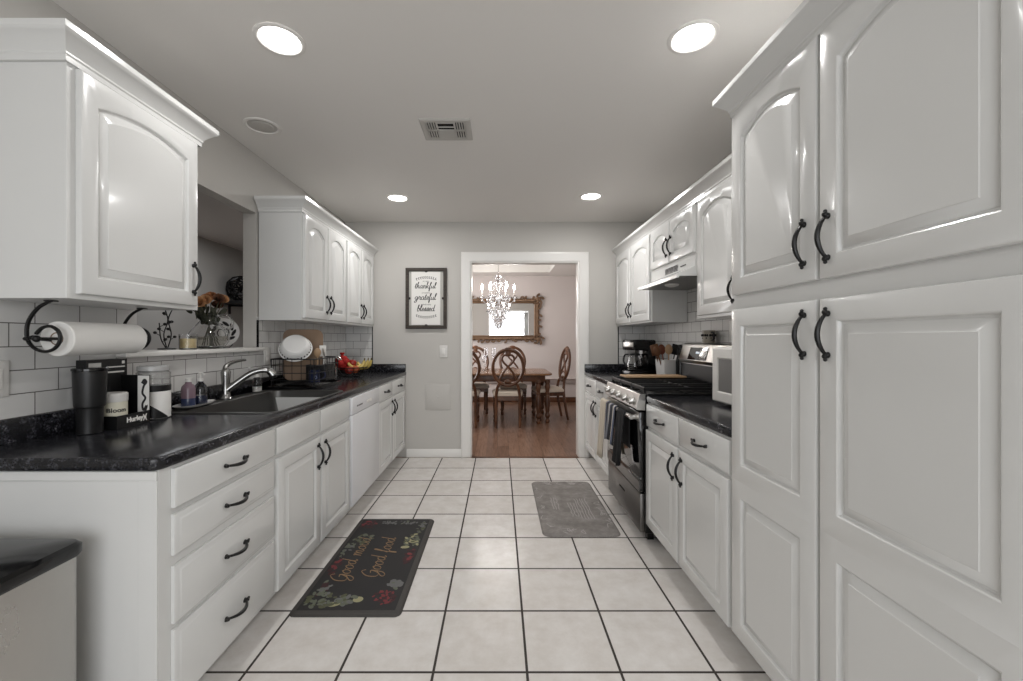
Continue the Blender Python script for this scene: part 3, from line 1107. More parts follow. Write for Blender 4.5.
# ------------------------------------------------------------------ back wall: sign, switch, access panel
sx, sz = -0.772, 1.675
r = thing('wall_sign', 'framed thankful grateful blessed sign hanging on the grey back wall', 'wall sign', (sx, YB, 1.355))
W2, H2 = .216, .32
b = MB(); b.T = Matrix.Translation((0, 0, .32))
f_ = .034
def rect(i, y):
    return [(-W2 + i, y, -H2 + i), (W2 - i, y, -H2 + i), (W2 - i, y, H2 - i), (-W2 + i, y, H2 - i)]
b.loops([rect(0, -.001), rect(0, -.026), rect(.004, -.03), rect(f_ - .004, -.03), rect(f_, -.026), rect(f_, -.006)], False, False)
fr = b.build('frame', MT['signframe'], r)
b = MB(); b.box(-W2 + f_ - .003, W2 - f_ + .003, -.009, -.001, .32 - H2 + f_ - .003, .32 + H2 - f_ + .003); b.build('backing', MT['glasspane'], r)
b = MB(); b.box(-.156, .150, -.016, -.009, .04, .60, .001, 1); bd = b.build('print_board', MT['paper'], r)
b = MB()
for (x, z) in ((0, .606), (0, .034), (-.178, .32), (.178, .32)):
    b.box(x - .012, x + .012, -.022, -.01, z - .012, z + .012, .003, 1)
b.build('clip', MT['iron'], r)
Mv = lambda x, z: Matrix.Translation((x, -.0165, z)) @ Matrix.Rotation(PI / 2, 4, 'X')
b = MB(); script(b, 'thankful', .032, Mv(-.01, .425), .105); script(b, 'grateful', .034, Mv(-.01, .305), .105); script(b, 'blessed', .034, Mv(-.005, .185), .105)
b.build('lettering', MT['ink'], bd)
for t_, z in (('so very', .500), ('incredibly', .378), ('unbelievably', .255)):
    lettering('small_lettering', t_, .022, MT['inksoft'], bd, Mv(-.003, z))
for s_, zc in ((1, .54), (-1, .12)):
    b = MB()
    for i in range(10):
        u = (i - 4.5) / 4.5
        a = u * .25
        for q in (-1, 1):
            R_ = Matrix.Rotation(q * 0.9 - u * .4, 3, 'Y')
            b.ball((u * .10, -.0168, zc - s_ * .018 * u * u + q * .007), .010, .42, .06, 1, 8, 6, R_)
    b.build('leaf_border', MT['inksoft'], bd)

r = thing('light_switch', 'white rocker light switch on the back wall left of the doorway', 'light switch', (-.592, YB, 1.052))
b = MB(); b.box(-.042, .042, -.007, -.0005, 0, .127, .003); pl = b.build('cover_plate', MT['offwhite'], r)
b = MB(); b.box(-.017, .017, -.011, -.006, .03, .097, .002); b.build('rocker', MT['trimwhite'], r)
r = thing('access_panel', 'square grey access panel set low in the back wall', 'access panel', (-.65, YB, .50))
b = MB(); b.box(-.132, .132, -.006, -.0005, 0, .272, .002); b.build('frame', MT['wall'], r)
b = MB(); b.box(-.118, .118, -.009, -.006, .014, .258, .002); dd = b.build('panel', MT['wall'], r)
b = MB(); b.lathe([(.008, 0), (.008, .003), (.003, .004)], 12, (0, -.009, .136), Matrix.Rotation(PI / 2, 3, 'X')); b.build('latch', MT['steel'], dd)

def outlet(label, loc, rz, switch=False, name='wall_outlet'):
    r = thing(name, label, 'outlet' if not switch else 'light switch', loc, rz)
    b = MB(); b.box(-.038, .038, -.006, -.0005, 0, .118, .003); b.build('cover_plate', MT['offwhite'], r)
    b = MB()
    if switch:
        b.box(-.016, .016, -.010, -.005, .027, .091, .002)
    else:
        for z in (.037, .081):
            b.box(-.016, .016, -.008, -.005, z - .014, z + .014, .003)
    b.build('face', MT['trimwhite'], r)
outlet('white switch plate on the subway tile left of the paper towel holder', (XL + .008, 1.335, 1.06), PI / 2, True, 'light_switch')
outlet('white outlet plate on the tile between the pass-through ledge and the dish rack', (XL + .008, 2.90, 1.07), PI / 2)
outlet('white outlet plate on the tile between microwave and pantry under the wall cabinet', (XR - .008, 2.72, 1.25), -PI / 2)

# ------------------------------------------------------------------ ceiling fixtures
def can_light(label, x, y, lit=True, power=POWER_CAN):
    r = thing('ceiling_light', label, 'ceiling light', (x, y, ZC), 0, 'recessed ceiling lights')
    b = MB(); b.lathe([(.098, -.0005), (.098, -.004), (.092, -.007), (.083, -.007), (.080, -.003), (.077, -.0012)], 36, cap0=False, cap1=False); b.build('trim_ring', MT['ceiling'], r)
    if lit:
        b = MB(); b.lathe([(.079, -.001), (.07, -.0035), (.02, -.005)], 32, cap0=True); b.build('lens', MT['lamp'], r)
        d = bpy.data.lights.new('bulb_light', 'AREA'); d.shape = 'DISK'; d.size = .15; d.energy = power; d.color = (1.0, .985, .97)
        o = bpy.data.objects.new('bulb_light', d); COL.objects.link(o); o.parent = r; o.location = (0, 0, -.012)
    else:
        b = MB(); b.lathe([(.079, -.001), (.078, -.0012)], 32); b.lathe([(.06, -.0012), (.055, -.006), (.02, -.009)], 24)
        b.build('lens', MT['wall'], r)
    return r
can_light('lit recessed light in the ceiling above the near left wall cabinet', -.905, 1.715, True, POWER_CAN * .52)
can_light('lit recessed light in the ceiling beside the tall pantry', .79, 1.70)
can_light('small far lit recessed light in the ceiling on the sink side', -.892, 3.64)
can_light('small far lit recessed light in the ceiling on the stove side', .79, 3.60)
can_light('unlit recessed ceiling light near the pass-through opening', -1.374, 2.41, False)

r = thing('ceiling_vent', 'white square air vent with dark louvres in the kitchen ceiling', 'vent', (-.31, 2.45, ZC))
b = MB()
def sq(i, z, a=.145, c_=.125):
    return [(-a + i, -c_ + i, z), (a - i, -c_ + i, z), (a - i, c_ - i, z), (-a + i, c_ - i, z)]
b.loops([sq(0, -.0005), sq(0, -.003), sq(.008, -.009), sq(.030, -.009), sq(.034, -.002)], False, False); b.build('frame', MT['wall'], r)
b = MB(); b.box(-.112, .112, -.092, .092, -.002, -.0008); b.build('duct_opening', MT['dark'], r)
b = MB()
for side in (-1, 1):
    for k in range(4):
        x = side * (.108 - k * .014)
        b.box(x - .0035, x + .0035, -.092, .092, -.010, -.0025)
b.box(-.112, .112, -.006, .006, -.010, -.0022); b.box(-.056, -.046, -.092, .092, -.010, -.0022); b.box(.046, .056, -.092, .092, -.010, -.0022)
for k in range(5):
    y = .015 + k * .016
    b.box(-.046, .046, y, y + .013, -.0095, -.0045)
for k in range(2):
    y = -.088 + k * .045
    b.box(-.046, .046, y, y + .005, -.0095, -.0045)
b.build('louvre', MT['wall'], r)

# ------------------------------------------------------------------ floor mats
def mat_slab(b, x0, x1, y0, y1, h=.012, rr_=.04):
    L = []
    for i, z in ((0, .0005), (0, .003), (.006, h * .8), (.014, h)):
        L.append([(p[0], p[1], z) for p in rrect(x0 + i, x1 - i, y0 + i, y1 - i, rr_, 5)])
    b.loops(L)

r = thing('floor_mat', 'black anti-fatigue mat with floral border and Good mood Good food lettering by the sink', 'mat', (-.70, 2.366, 0))
b = MB(); mat_slab(b, -.255, .255, -.5, .5, .014, .03); b.build('mat_base', MT['mat_edge'], r)
b = MB(); b.box(-.225, .225, -.472, .472, .012, .0147); b.build('mat_face', MT['blackmat'], r)
b = MB()
Mt = lambda x, y: Matrix.Translation((x, y, .0150)) @ Matrix.Rotation(PI / 2, 4, 'Z')
script(b, 'Good mood', .046, Mt(-.09, -.02), .06); script(b, 'Good food', .046, Mt(.06, .0), .06)
b.build('lettering', MT['mat_text'], r)
b = MB()
rnd = random.Random(3)
def petal(x, y, r_, mi, a, k=.5):
    b.mi = mi
    pts = [(x + math.cos(a) * math.cos(t) * r_ - math.sin(a) * math.sin(t) * r_ * k, y + math.sin(a) * math.cos(t) * r_ + math.cos(a) * math.sin(t) * r_ * k) for t in [2 * PI * i / 12 for i in range(12)]]
    z = .0149 + rnd.random() * .0006
    b.loops([[(p[0], p[1], .0142) for p in pts], [(p[0], p[1], z) for p in pts]])
def clusters(lst):
    for cx, cy, rx, ry, n_, kinds, sz in lst:
        for i in range(int(n_ * 2.2)):
            a = rnd.random() * 2 * PI; q = math.sqrt(rnd.random())
            x = max(-.205, min(.205, cx + rx * q * math.cos(a))); y = max(-.45, min(.45, cy + ry * q * math.sin(a)))
            petal(x, y, sz * .72 * (.6 + .6 * rnd.random()), rnd.choice(kinds), rnd.random() * PI, .45 + .3 * rnd.random())
clusters([(-.12, -.40, .10, .06, 22, [0, 1, 0, 2, 1], .022), (-.18, -.30, .04, .06, 8, [2, 5, 0], .022), (-.02, -.40, .05, .04, 9, [2, 2, 0], .024),
          (.15, -.38, .055, .055, 22, [3, 3, 3, 5], .016), (.17, -.27, .05, .035, 8, [2, 2, 0], .026), (-.19, -.12, .03, .10, 9, [5, 5, 3], .022),
          (-.19, .08, .035, .12, 12, [0, 2, 0], .018), (-.13, .20, .06, .07, 12, [0, 0, 1], .020), (-.17, .40, .05, .05, 12, [5, 3, 5], .024),
          (.02, .43, .13, .025, 16, [2, 0, 2], .016), (.19, .36, .025, .08, 12, [0, 2, 1], .018), (.17, .18, .05, .09, 16, [0, 1, 4, 0], .020), (.19, 0, .03, .08, 12, [5, 5, 3], .022)])
petal(.03, -.395, .024, 4, 0, .9); petal(-.07, -.43, .03, 4, .3, .6); petal(.175, .17, .03, 4, .1, .6); petal(.14, .10, .026, 4, .1, .6)
fp_ = b.build('floral_print', LEAF, r); fp_['kind'] = 'stuff'

r = thing('floor_mat', 'grey embossed anti-fatigue mat on the tiles in front of the stove', 'mat', (.525, 3.12, 0))
b = MB(); mat_slab(b, -.25, .25, -.5, .5, .012, .05); b.build('mat_base', MT['greymat'], r)
b = MB()
rnd = random.Random(11)
for (x, y0, y1, n_) in ((-.10, -.1, .12, 3), (.02, -.22, .02, 3), (.10, -.26, .10, 5)):
    for k in range(n_):
        xx = x + (k - n_ / 2) * .02
        pts = [(xx + rnd.uniform(-.004, .004), y0 + (y1 - y0) * i / 9 + rnd.uniform(-.006, .006), .0122) for i in range(10)]
        b.tube(cr(pts, 3), .0035, 5, flat=(2, .25))
for q in range(34):
    a = rnd.random() * 2 * PI
    x, y = (.21 * math.cos(a), .44 * math.sin(a))
    x = max(-.21, min(.21, x * 1.3)); y = max(-.44, min(.44, y * 1.2))
    pts = [(x + .03 * rnd.uniform(-1, 1), y + .04 * rnd.uniform(-1, 1), .0122) for i in range(4)]
    b.tube(cr(pts, 4), .003, 5, flat=(2, .25))
ep_ = b.build('embossed_pattern', MT['greymat_mark'], r); ep_['kind'] = 'stuff'

# ------------------------------------------------------------------ trash can
r = thing('trash_can', 'rectangular stainless trash can with black lid beside the near end of the cabinets', 'trash can', (-1.388, .955, 0))
def tl(i, z, x0=-.25, x1=.25, y0=-.19, y1=.19, rr_=.03):
    return [(p[0], p[1], z) for p in rrect(x0 + i, x1 - i, y0 + i, y1 - i, rr_, 5)]
b = MB(); b.loops([tl(.008, .02), tl(.004, .03), tl(.004, .664)]); 
m = MT['can_steel'] = mat('smudged_steel', lin(186, 184, 180), .36, metal=.8)
n_ = noise(m, worldpos(m, scale=(1.2, 1.2, .6)), 5, 5, .7)
rr = ramp(m, n_, [(0.3, (.24, .24, .24, 1)), (.7, (.5, .5, .5, 1))])
m.node_tree.links.new(rr, bsdf(m).inputs['Roughness'])
b.build('bin_body', MT['can_steel'], r)
b = MB(); b.loops([tl(.004, 0), tl(.004, .02)]); b.build('base_ring', MT['black'], r)
b = MB(); b.loops([tl(0, .664), tl(-.004, .672), tl(-.004, .692), tl(.004, .702), tl(.03, .707), tl(.10, .711)]); b.build('lid', MT['blackgloss'], r)

# ------------------------------------------------------------------ paper towel holder + roll
py0, py1, pX, pZ = 1.375, 1.70, -1.475, 1.25
r = thing('paper_towel_holder', 'black scrolled iron paper towel holder screwed under the near left wall cabinet', 'paper towel holder', (pX, py0, 1.25))
b = MB(); b.tube([(0, -.045, 0), (0, .355, 0)], .005, 8); b.build('rod', MT['iron'], r)
for yy in (-.018, .328):
    b = MB()
    b.tube(cr([(.012, yy, .1235), (-.030, yy, .10), (-.062, yy, .055), (-.066, yy, .005), (-.046, yy, -.028), (-.01, yy, -.042), (.024, yy, -.032), (.042, yy, -.004), (.036, yy, .024), (.012, yy, .040), (-.015, yy, .036), (-.036, yy, .016)], 6), .0052, 8, flat=(1, 1.2))
    b.box(-.002, .026, yy - .012, yy + .012, .121, .1245, .001, 1)
    b.tube([(-.07, yy, .004), (.01, yy, -.004)], .006, 8)
    b.build('scroll_bracket', MT['iron'], r)
for yy, s_ in ((-.05, 1), (.36, 1)):
    b = MB(); b.ball((0, yy, 0), .011, 1, 1, 1, 12, 8)
    for q in range(3):
        b.ball((-.055 + .02 * q, yy + .02 if s_ > 0 else yy, .004 * (q % 2)), .009, 1.2, .7, .8, 8, 6)
    b.build('finial', MT['iron'], r)
r = thing('paper_towel_roll', 'white paper towel roll on the black holder under the wall cabinet', 'paper towel', (pX, py0, 1.25))
b = MB(); Rx = Matrix.Rotation(-PI / 2, 3, 'X')
b.lathe([(.022, .012), (.056, .012), (.0585, .015), (.0585, .297), (.056, .30), (.022, .30)], 40, (0, 0, -.0), Rx); b.build('roll', MT['paper'], r)
b = MB(); b.lathe([(.018, .010), (.0215, .010), (.0215, .302), (.018, .302)], 24, (0, 0, 0), Rx, cap0=False, cap1=False); b.build('core', MT['tanboard'], r)

# ------------------------------------------------------------------ counter items, left
CZ = CT + .0006
r = thing('tumbler', 'tall matte black tumbler on the left counter in front of the boxes', 'tumbler', (-1.498, 1.522, CZ))
b = MB(); b.lathe([(.033, 0), (.0365, .002), (.0375, .088), (.039, .094), (.0435, .098), (.0445, .106), (.0475, .222), (.0475, .226)], 32, cap1=True); ob_ = b.build('cup', MT['black'], r)
b = MB(); b.lathe([(.0475, .2262), (.0505, .228), (.0505, .236), (.046, .239), (.03, .239)], 32); b.build('lid', MT['blackgloss'], r)

r = thing('box', 'black carton with white label strips standing against the tile behind the tumbler', 'box', (-1.583, 1.66, CZ))
b = MB(); b.box(-.020, .020, -.087, .087, 0, .262, .001, 1); cb_ = b.build('carton', MT['black'], r)
b = MB(); b.box(.020, .0206, -.078, -.028, .205, .25); b.box(.020, .0206, -.018, .075, .228, .233); b.box(.020, .0206, -.018, .072, .207, .213); b.box(.020, .0206, .062, .074, .242, .254)
b.build('label_strip', MT['paper'], cb_)

r = thing('display_box', 'black open display box with white Hurley lettering on the left counter', 'box', (-1.525, 1.648, CZ))
b = MB()
b.box(-.056, .078, -.075, .075, 0, .006); b.box(.075, .078, -.075, .075, .006, .05); b.box(-.056, -.053, -.075, .075, .006, .19)
b.box(-.053, .078, .072, .075, .006, .195); b.box(-.053, .075, -.075, -.072, .006, .05)
bx = b.build('carton', MT['black'], r)
b = MB(); b.box(.030, .077, .0708, .072, .01, .192); sp_ = b.build('side_label', MT['paper'], bx)
b = MB()
b.tube(cr([(.048, .0704, .16), (.058, .0704, .175), (.066, .0704, .165), (.056, .0704, .15), (.05, .0704, .12), (.062, .0704, .10), (.05, .0704, .075), (.054, .0704, .05), (.068, .0704, .07), (.06, .0704, .04)], 5), .0045, 6, flat=(1, .1))
b.ball((.057, .0704, .166), .010, 1, .06, 1, 10, 6)
b.build('script_mark', MT['ink'], sp_)
Mx = Matrix.Translation((.0786, .012, .027)) @ Matrix.Rotation(PI / 2, 4, 'Z') @ Matrix.Rotation(PI / 2, 4, 'X')
lettering('lettering', 'Hurley)(', .027, MT['paper'], bx, Mx, bold=.0009)

r = thing('jar', 'squat cream label jar reading Bloom inside the black display box', 'jar', (-1.506, 1.622, CZ + .0065))
b = MB(); b.lathe([(.040, 0), (.043, .003), (.043, .112), (.040, .116)], 28); jb = b.build('jar_body', mat('cream_label', lin(206, 202, 184), .5), r)
b = MB(); b.lathe([(.0435, .094), (.0445, .096), (.0445, .124), (.040, .128), (.02, .128)], 28); b.build('lid', MT['offwhite'], r)
b = MB()
b.lathe([(.0434, 0.006), (.0437, .008), (.0434, .040)], 28, cap0=False, cap1=False)
for v in list(b.bm.verts):
    if not (v.co.x < .02 and v.co.y < 0):
        b.bm.verts.remove(v)
b.build('orange_patch', mat('orange_print', lin(190, 130, 80), .6), jb)
ang_ = math.atan2(-1.622, 1.506)
Mj = Matrix.Rotation(ang_ + .25, 4, 'Z') @ Matrix.Translation((.0434, 0, .062)) @ Matrix.Rotation(PI / 2, 4, 'Z') @ Matrix.Rotation(PI / 2, 4, 'X')
o_ = lettering('lettering', 'Bloom', .024, MT['ink'], jb, Mj, bold=.0005)
for v in o_.data.vertices:
    a = v.co.x / .0434
    rr_ = .0434 + v.co.z
    v.co.x = rr_ * math.sin(a); v.co.z = rr_ * math.cos(a) - .0434

r = thing('jar', 'tall clear plastic jar with black band and diagonal label behind the display box', 'jar', (-1.507, 1.812, CZ))
b = MB(); b.lathe([(.056, 0), (.060, .004), (.060, .198), (.052, .205)], 30); jb = b.build('jar_body', mat('frosted_plastic', lin(225, 225, 223), .12, trans=.75), r)
b = MB(); b.lathe([(.0545, .2055), (.057, .207), (.057, .226), (.05, .228)], 30); b.build('lid', mat('clear_lid', lin(220, 220, 218), .15, trans=.5), r)
b = MB(); b.lathe([(.0605, .118), (.0612, .119), (.0612, .143), (.0605, .144)], 30, cap0=False, cap1=False); b.build('band', MT['black'], jb)
b = MB(); b.lathe([(.0602, .004), (.0604, .005), (.0604, .117), (.0602, .118)], 30, cap0=False, cap1=False); b.build('wrap_label', MT['paper'], jb)
b = MB()
ca = math.atan2(-1.812, 1.507)
ring0, ring1 = [], []
for k in range(11):
    a = ca - 1.3 + 2.2 * k / 10
    zt = .118 - .11 * k / 10; zb_ = max(.004, zt - .055)
    ring0.append((.0608 * math.cos(a), .0608 * math.sin(a), zb_)); ring1.append((.0608 * math.cos(a), .0608 * math.sin(a), zt))
b.loops([ring0, ring1], False, False, closed=False)
b.build('diagonal_label', MT['black'], jb)

# soap dish + bottles
SZ = CT + .0068
r = tag(MB().lathe([(.035, 0), (.045, .002), (.085, .012), (.092, .018), (.086, .017), (.045, .007), (.01, .006)], 32, sx=.66, sy=1.35).build('dish', MT['ceramic'], None, (-1.515, 2.07, SZ)),
        'white oval dish on the sink ledge holding two soap bottles', 'dish')
def bottle(name, label, loc, prof, m_, liq=None, pump=True, h=.1):
    r = thing(name, label, 'bottle', loc)
    b = MB(); b.lathe(prof, 24); b.build('bottle_body', m_, r)
    if liq:
        b = MB(); b.lathe(liq[0], 20); b.build('liquid', liq[1], r)
    if pump:
        b = MB(); b.lathe([(.013, h), (.013, h + .014), (.005, h + .016), (.004, h + .034), (.010, h + .036), (.010, h + .044), (.003, h + .046)], 14)
        b.tube([(0, 0, h + .040), (.02, -.012, h + .041), (.034, -.02, h + .035)], .004, 8)
        b.build('pump', MT['offwhite'], r)
    else:
        b = MB(); b.lathe([(.013, h), (.013, h + .016), (.010, h + .018)], 14); b.build('cap', MT['offwhite'], r)
    return r
purple = mat('purple_soap', lin(116, 96, 106), .2); blue = mat('blue_soap', lin(44, 52, 78), .15)
r = bottle('soap_bottle', 'purple and blue soap bottle on the white dish, left one of the pair', (-1.522, 2.035, SZ + .0075),
       [(.026, 0), (.030, .003), (.030, .085), (.026, .10), (.014, .112), (.012, .12)], purple, None, False, .12)
b = MB(); b.lathe([(.0301, .002), (.0305, .003), (.0305, .04), (.0301, .041)], 24, cap0=False, cap1=False); b.build('label_band', blue, r)
bottle('soap_bottle', 'clear soap bottle with blue liquid and white pump on the white dish', (-1.52, 2.115, SZ + .0075),
       [(.026, 0), (.030, .003), (.030, .075), (.026, .092), (.013, .108), (.012, .115)], MT['glass'], ([(.025, .003), (.027, .004), (.027, .045)], blue), True, .115)
bottle('soap_dispenser', 'small clear dispenser with white pump standing right of the faucet', (-1.55, 2.66, SZ),
       [(.024, 0), (.027, .003), (.027, .075), (.022, .088), (.012, .094)], MT['glass'], ([(.022, .003), (.024, .004), (.024, .03)], MT['offwhite']), True, .094)

# dish rack
rx, ry = -1.405, 3.03
r = thing('dish_rack', 'black wire dish rack with drip tray on the counter past the sink', 'dish rack', (rx, ry, CZ))
A, B_ = .175, .235
b = MB(); L = []
for i, z in ((0.01, 0), (0, .003), (0, .02), (.006, .022), (.012, .012), (.03, .008)):
    L.append([(p[0], p[1], z) for p in rrect(-A + i, A - i, -B_ + i, B_ - i, .025, 4)])
b.loops(L); b.build('drip_tray', MT['blackgloss'], r)
b = MB()
for z in (.06, .11, .16, .205):
    b.tube([(p[0], p[1], z) for p in rrect(-A + .02, A - .02, -B_ + .02, B_ - .02, .03, 4)], .0028 if z < .2 else .0042, 6, closed=True)
for k in range(8):
    y = -B_ + .04 + k * (2 * B_ - .08) / 7
    b.tube(cr([(-A + .02, y, .205), (-A + .03, y, .05), (-A + .05, y, .035), (A - .05, y, .035), (A - .03, y, .05), (A - .02, y, .205)], 4), .0022, 6)
for k in range(5):
    x = -A + .05 + k * (2 * A - .1) / 4
    for s_ in (-1, 1):
        b.tube([(x, s_ * (B_ - .02), .205), (x, s_ * (B_ - .022), .035)], .0022, 6)
for sx_ in (-1, 1):
    for sy_ in (-1, 1):
        b.tube([(sx_ * (A - .03), sy_ * (B_ - .03), .205), (sx_ * (A - .03), sy_ * (B_ - .03), .011)], .004, 6)
b.build('wire_frame', MT['black'], r)
b = MB()
L = []
for i, z in ((.004, .04), (0, .044), (0, .155), (.004, .155), (.005, .05)):
    L.append([(p[0], p[1], z) for p in rrect(.0 + i, .148 - i, -.02 + i, .15 - i, .012, 3)])
b.loops(L); b.build('cutlery_caddy', MT['black'], r)
b = MB()
b.tube(cr([(A - .02, .14, .205), (A + .006, .15, .185), (A + .006, .19, .185), (A - .02, .20, .205)], 5), .004, 8)
b.build('end_grip', MT['steel'], r)

# white bowl leaning in the rack, underside to the camera
Rb = Matrix.Rotation(.35, 3, 'Z') @ Matrix.Rotation(PI / 2 - .62, 3, 'X')
r = thing('bowl', 'white enamel bowl with dark rim dashes tipped on its side in the dish rack', 'bowl', (-1.437, 2.93, 1.188))
b = MB(); b.lathe([(.0, .050), (.072, .050), (.078, .046), (.094, .024), (.102, -.010), (.109, -.012), (.109, -.016), (.098, -.014), (.088, .020), (.070, .042), (.0, .044)], 40, (0, 0, 0), Rb); bw = b.build('bowl_shell', MT['ceramic'], r)
b = MB(); b.T = Rb.to_4x4()
for k in range(28):
    a = 2 * PI * k / 28
    R_ = Matrix.Rotation(a, 3, 'Z')
    T0 = b.T; b.T = T0 @ R_.to_4x4() @ Matrix.Translation((.0995, 0, .001)) @ Matrix.Rotation(PI / 2.4, 4, 'Y')
    b.box(-.006, .006, -.004, .004, -.0012, .0012); b.T = T0
b.build('rim_dashes', MT['ink'], bw)

r = thing('cutting_board', 'tan cutting board with rounded corners leaning behind the white bowl', 'cutting board', (-1.445, 3.07, .946), math.radians(28))
b = MB(); b.T = Matrix.Rotation(-.10, 4, 'X')
b.loops([[(p[0], y, p[1]) for p in rrect(-.135 + i, .135 - i, .0 + i, .375 - i, .05, 6)] for i, y in ((.002, -.007), (0, -.005), (0, .005), (.002, .007))])
b.build('board', MT['tanboard'], r)
def utensil(label, loc, tilt, rz, kind, m_, nm):
    r = thing(nm, label, 'utensil', loc, rz)
    b = MB(); b.T = Matrix.Rotation(tilt, 4, 'X')
    b.tube([(0, 0, 0), (0, 0, .17)], [.0055, .0045], 8); b.build('utensil_handle', m_, r)
    b = MB(); b.T = Matrix.Rotation(tilt, 4, 'X')
    if kind == 'spoon':
        b.ball((0, 0, .20), .034, .72, .22, 1, 14, 8)
    else:
        b.box(-.026, .026, -.003, .003, .168, .25, .004)
    b.build('head', m_, r)
utensil('pale wooden spoon standing in the dish rack caddy', (-1.345, 3.075, CZ + .045), .12, .4, 'spoon', MT['board'], 'wooden_spoon')
utensil('white flat spatula standing in the dish rack caddy', (-1.305, 3.10, CZ + .045), -.10, .9, 'flat', MT['offwhite'], 'spatula')
utensil('steel serving spoon standing in the dish rack caddy', (-1.285, 3.13, CZ + .045), .18, -1.0, 'spoon', MT['steel'], 'serving_spoon')
r = thing('mug', 'dark blue mug with pale mark lying low in the dish rack', 'mug', (-1.30, 2.925, CZ + .038))
b = MB(); b.lathe([(.033, 0), (.037, .003), (.038, .085), (.035, .085), (.033, .006)], 24); b.build('cup', mat('navy_glaze', lin(34, 40, 66), .2), r)
b = MB(); b.tube(cr([(.03, .02, .07), (.055, .034, .065), (.058, .036, .035), (.032, .02, .018)], 5), .005, 8); b.build('handle', mat('navy_glaze_grip', lin(34, 40, 66), .2), r)
b = MB(); b.tube(cr([(.012, -.0378, .03), (.02, -.034, .05), (.028, -.0285, .035), (.018, -.0355, .025)], 4), .003, 6); b.build('mark', mat('pale_blue_mark', lin(120, 130, 160), .4), r)
r = thing('drinking_glass', 'upside-down clear glass at the right end of the dish rack', 'glass', (-1.29, 3.2, CZ + .038))
b = MB(); b.lathe([(.036, 0), (.034, .09), (.030, .092), (.033, .004)], 24); b.build('tumbler_glass', MT['glass'], r)

# fruit bowl
bxx, byy = -1.36, 3.80
r = thing('fruit_bowl', 'dark wire fruit bowl heaped with fruit in the corner of the left counter', 'fruit bowl', (bxx, byy, CZ))
b = MB()
for rr_, z in ((.07, .004), (.10, .025), (.13, .055), (.15, .085)):
    b.tube([(rr_ * math.cos(2 * PI * i / 32), rr_ * math.sin(2 * PI * i / 32), z) for i in range(32)], .004 if rr_ in (.15, .07) else .0025, 6, closed=True)
for k in range(18):
    a = 2 * PI * k / 18
    b.tube(cr([(.07 * math.cos(a), .07 * math.sin(a), .004), (.10 * math.cos(a), .10 * math.sin(a), .025), (.13 * math.cos(a), .13 * math.sin(a), .055), (.15 * math.cos(a), .15 * math.sin(a), .085)], 3), .0024, 6)
b.build('wire_basket', MT['iron'], r)
b = MB(); b.lathe([(.0, .002), (.07, .002), (.07, .005), (.0, .005)], 28); b.build('base_plate', MT['iron'], r)
red = mat('red_net_bag', lin(158, 26, 22), .75)
r = thing('fruit_bag', 'bright red bag of fruit on top of the fruit bowl, left side', 'bag', (bxx - .06, byy - .045, CZ + .062))
b = MB(); b.ball((0, 0, .05), .055, 1.05, 1, .95, 18, 10); b.ball((.035, -.01, .075), .038, 1, 1, 1, 14, 8); b.ball((-.03, .02, .08), .040, 1, 1, 1, 14, 8); b.ball((.0, -.03, .06), .038, 1, 1, 1, 14, 8); b.ball((.01, .01, .10), .034, 1.1, 1, .9, 14, 8); b.build('bag_body', red, r)
b = MB(); b.lathe([(.020, .118), (.012, .135), (.022, .152), (.016, .158)], 12); b.build('bag_neck', red, r)
fruitcols = [mat('apple_red', lin(150, 44, 34), .3), mat('apple_blush', lin(176, 92, 56), .3), mat('apple_dark', lin(112, 34, 32), .3)]
stem = MT['brown']
applelab = ['red apple at the front of the fruit bowl, left of the bananas', 'blushed peach-coloured apple low in the fruit bowl', 'dark red apple in the middle of the fruit bowl heap', 'red apple resting on top of the heap between bag and bananas']
for i, (dx, dy, dz, c_) in enumerate(((.015, -.085, .052, 0), (.065, -.055, .058, 1), (.035, .02, .052, 2), (.03, -.035, .108, 0))):
    r = thing('apple', applelab[i], 'fruit', (bxx + dx, byy + dy, CZ + dz - .02), 0, 'apples in the fruit bowl')
    b = MB(); b.lathe([(.004, .004), (.018, 0), (.032, .016), (.037, .036), (.032, .054), (.018, .064), (.006, .060)], 20); b.build('apple_flesh', fruitcols[c_], r)
    b = MB(); b.tube([(0, 0, .058), (.003, 0, .076)], .0018, 6); b.build('stem', stem, r)
yellow = mat('banana_yellow', lin(206, 182, 104), .45)
banlab = ['front banana of the bunch in the fruit bowl', 'middle banana of the bunch in the fruit bowl', 'rear banana of the bunch in the fruit bowl, nearest the corner']
for i in range(3):
    r = thing('banana', banlab[i], 'fruit', (bxx + .085 + .02 * i, byy - .05 + .045 * i, CZ + .072), .3 - .25 * i, 'bananas in the fruit bowl')
    pts = cr([(-.085, 0, .055), (-.055, 0, .02), (-.01, 0, .008), (.035, 0, .03), (.055, 0, .075)], 6)
    n = len(pts)
    b = MB(); b.tube(pts, [.006 + .0125 * math.sin(PI * min(1, max(0, (k + 1) / (n + 1)))) ** .5 for k in range(n)], 6); b.build('peel', yellow, r)
    b = MB(); b.tube([(.055, 0, .075), (.058, 0, .098)], [.0065, .005], 6); b.build('stem', mat('banana_stem', lin(96, 84, 48), .6), r)

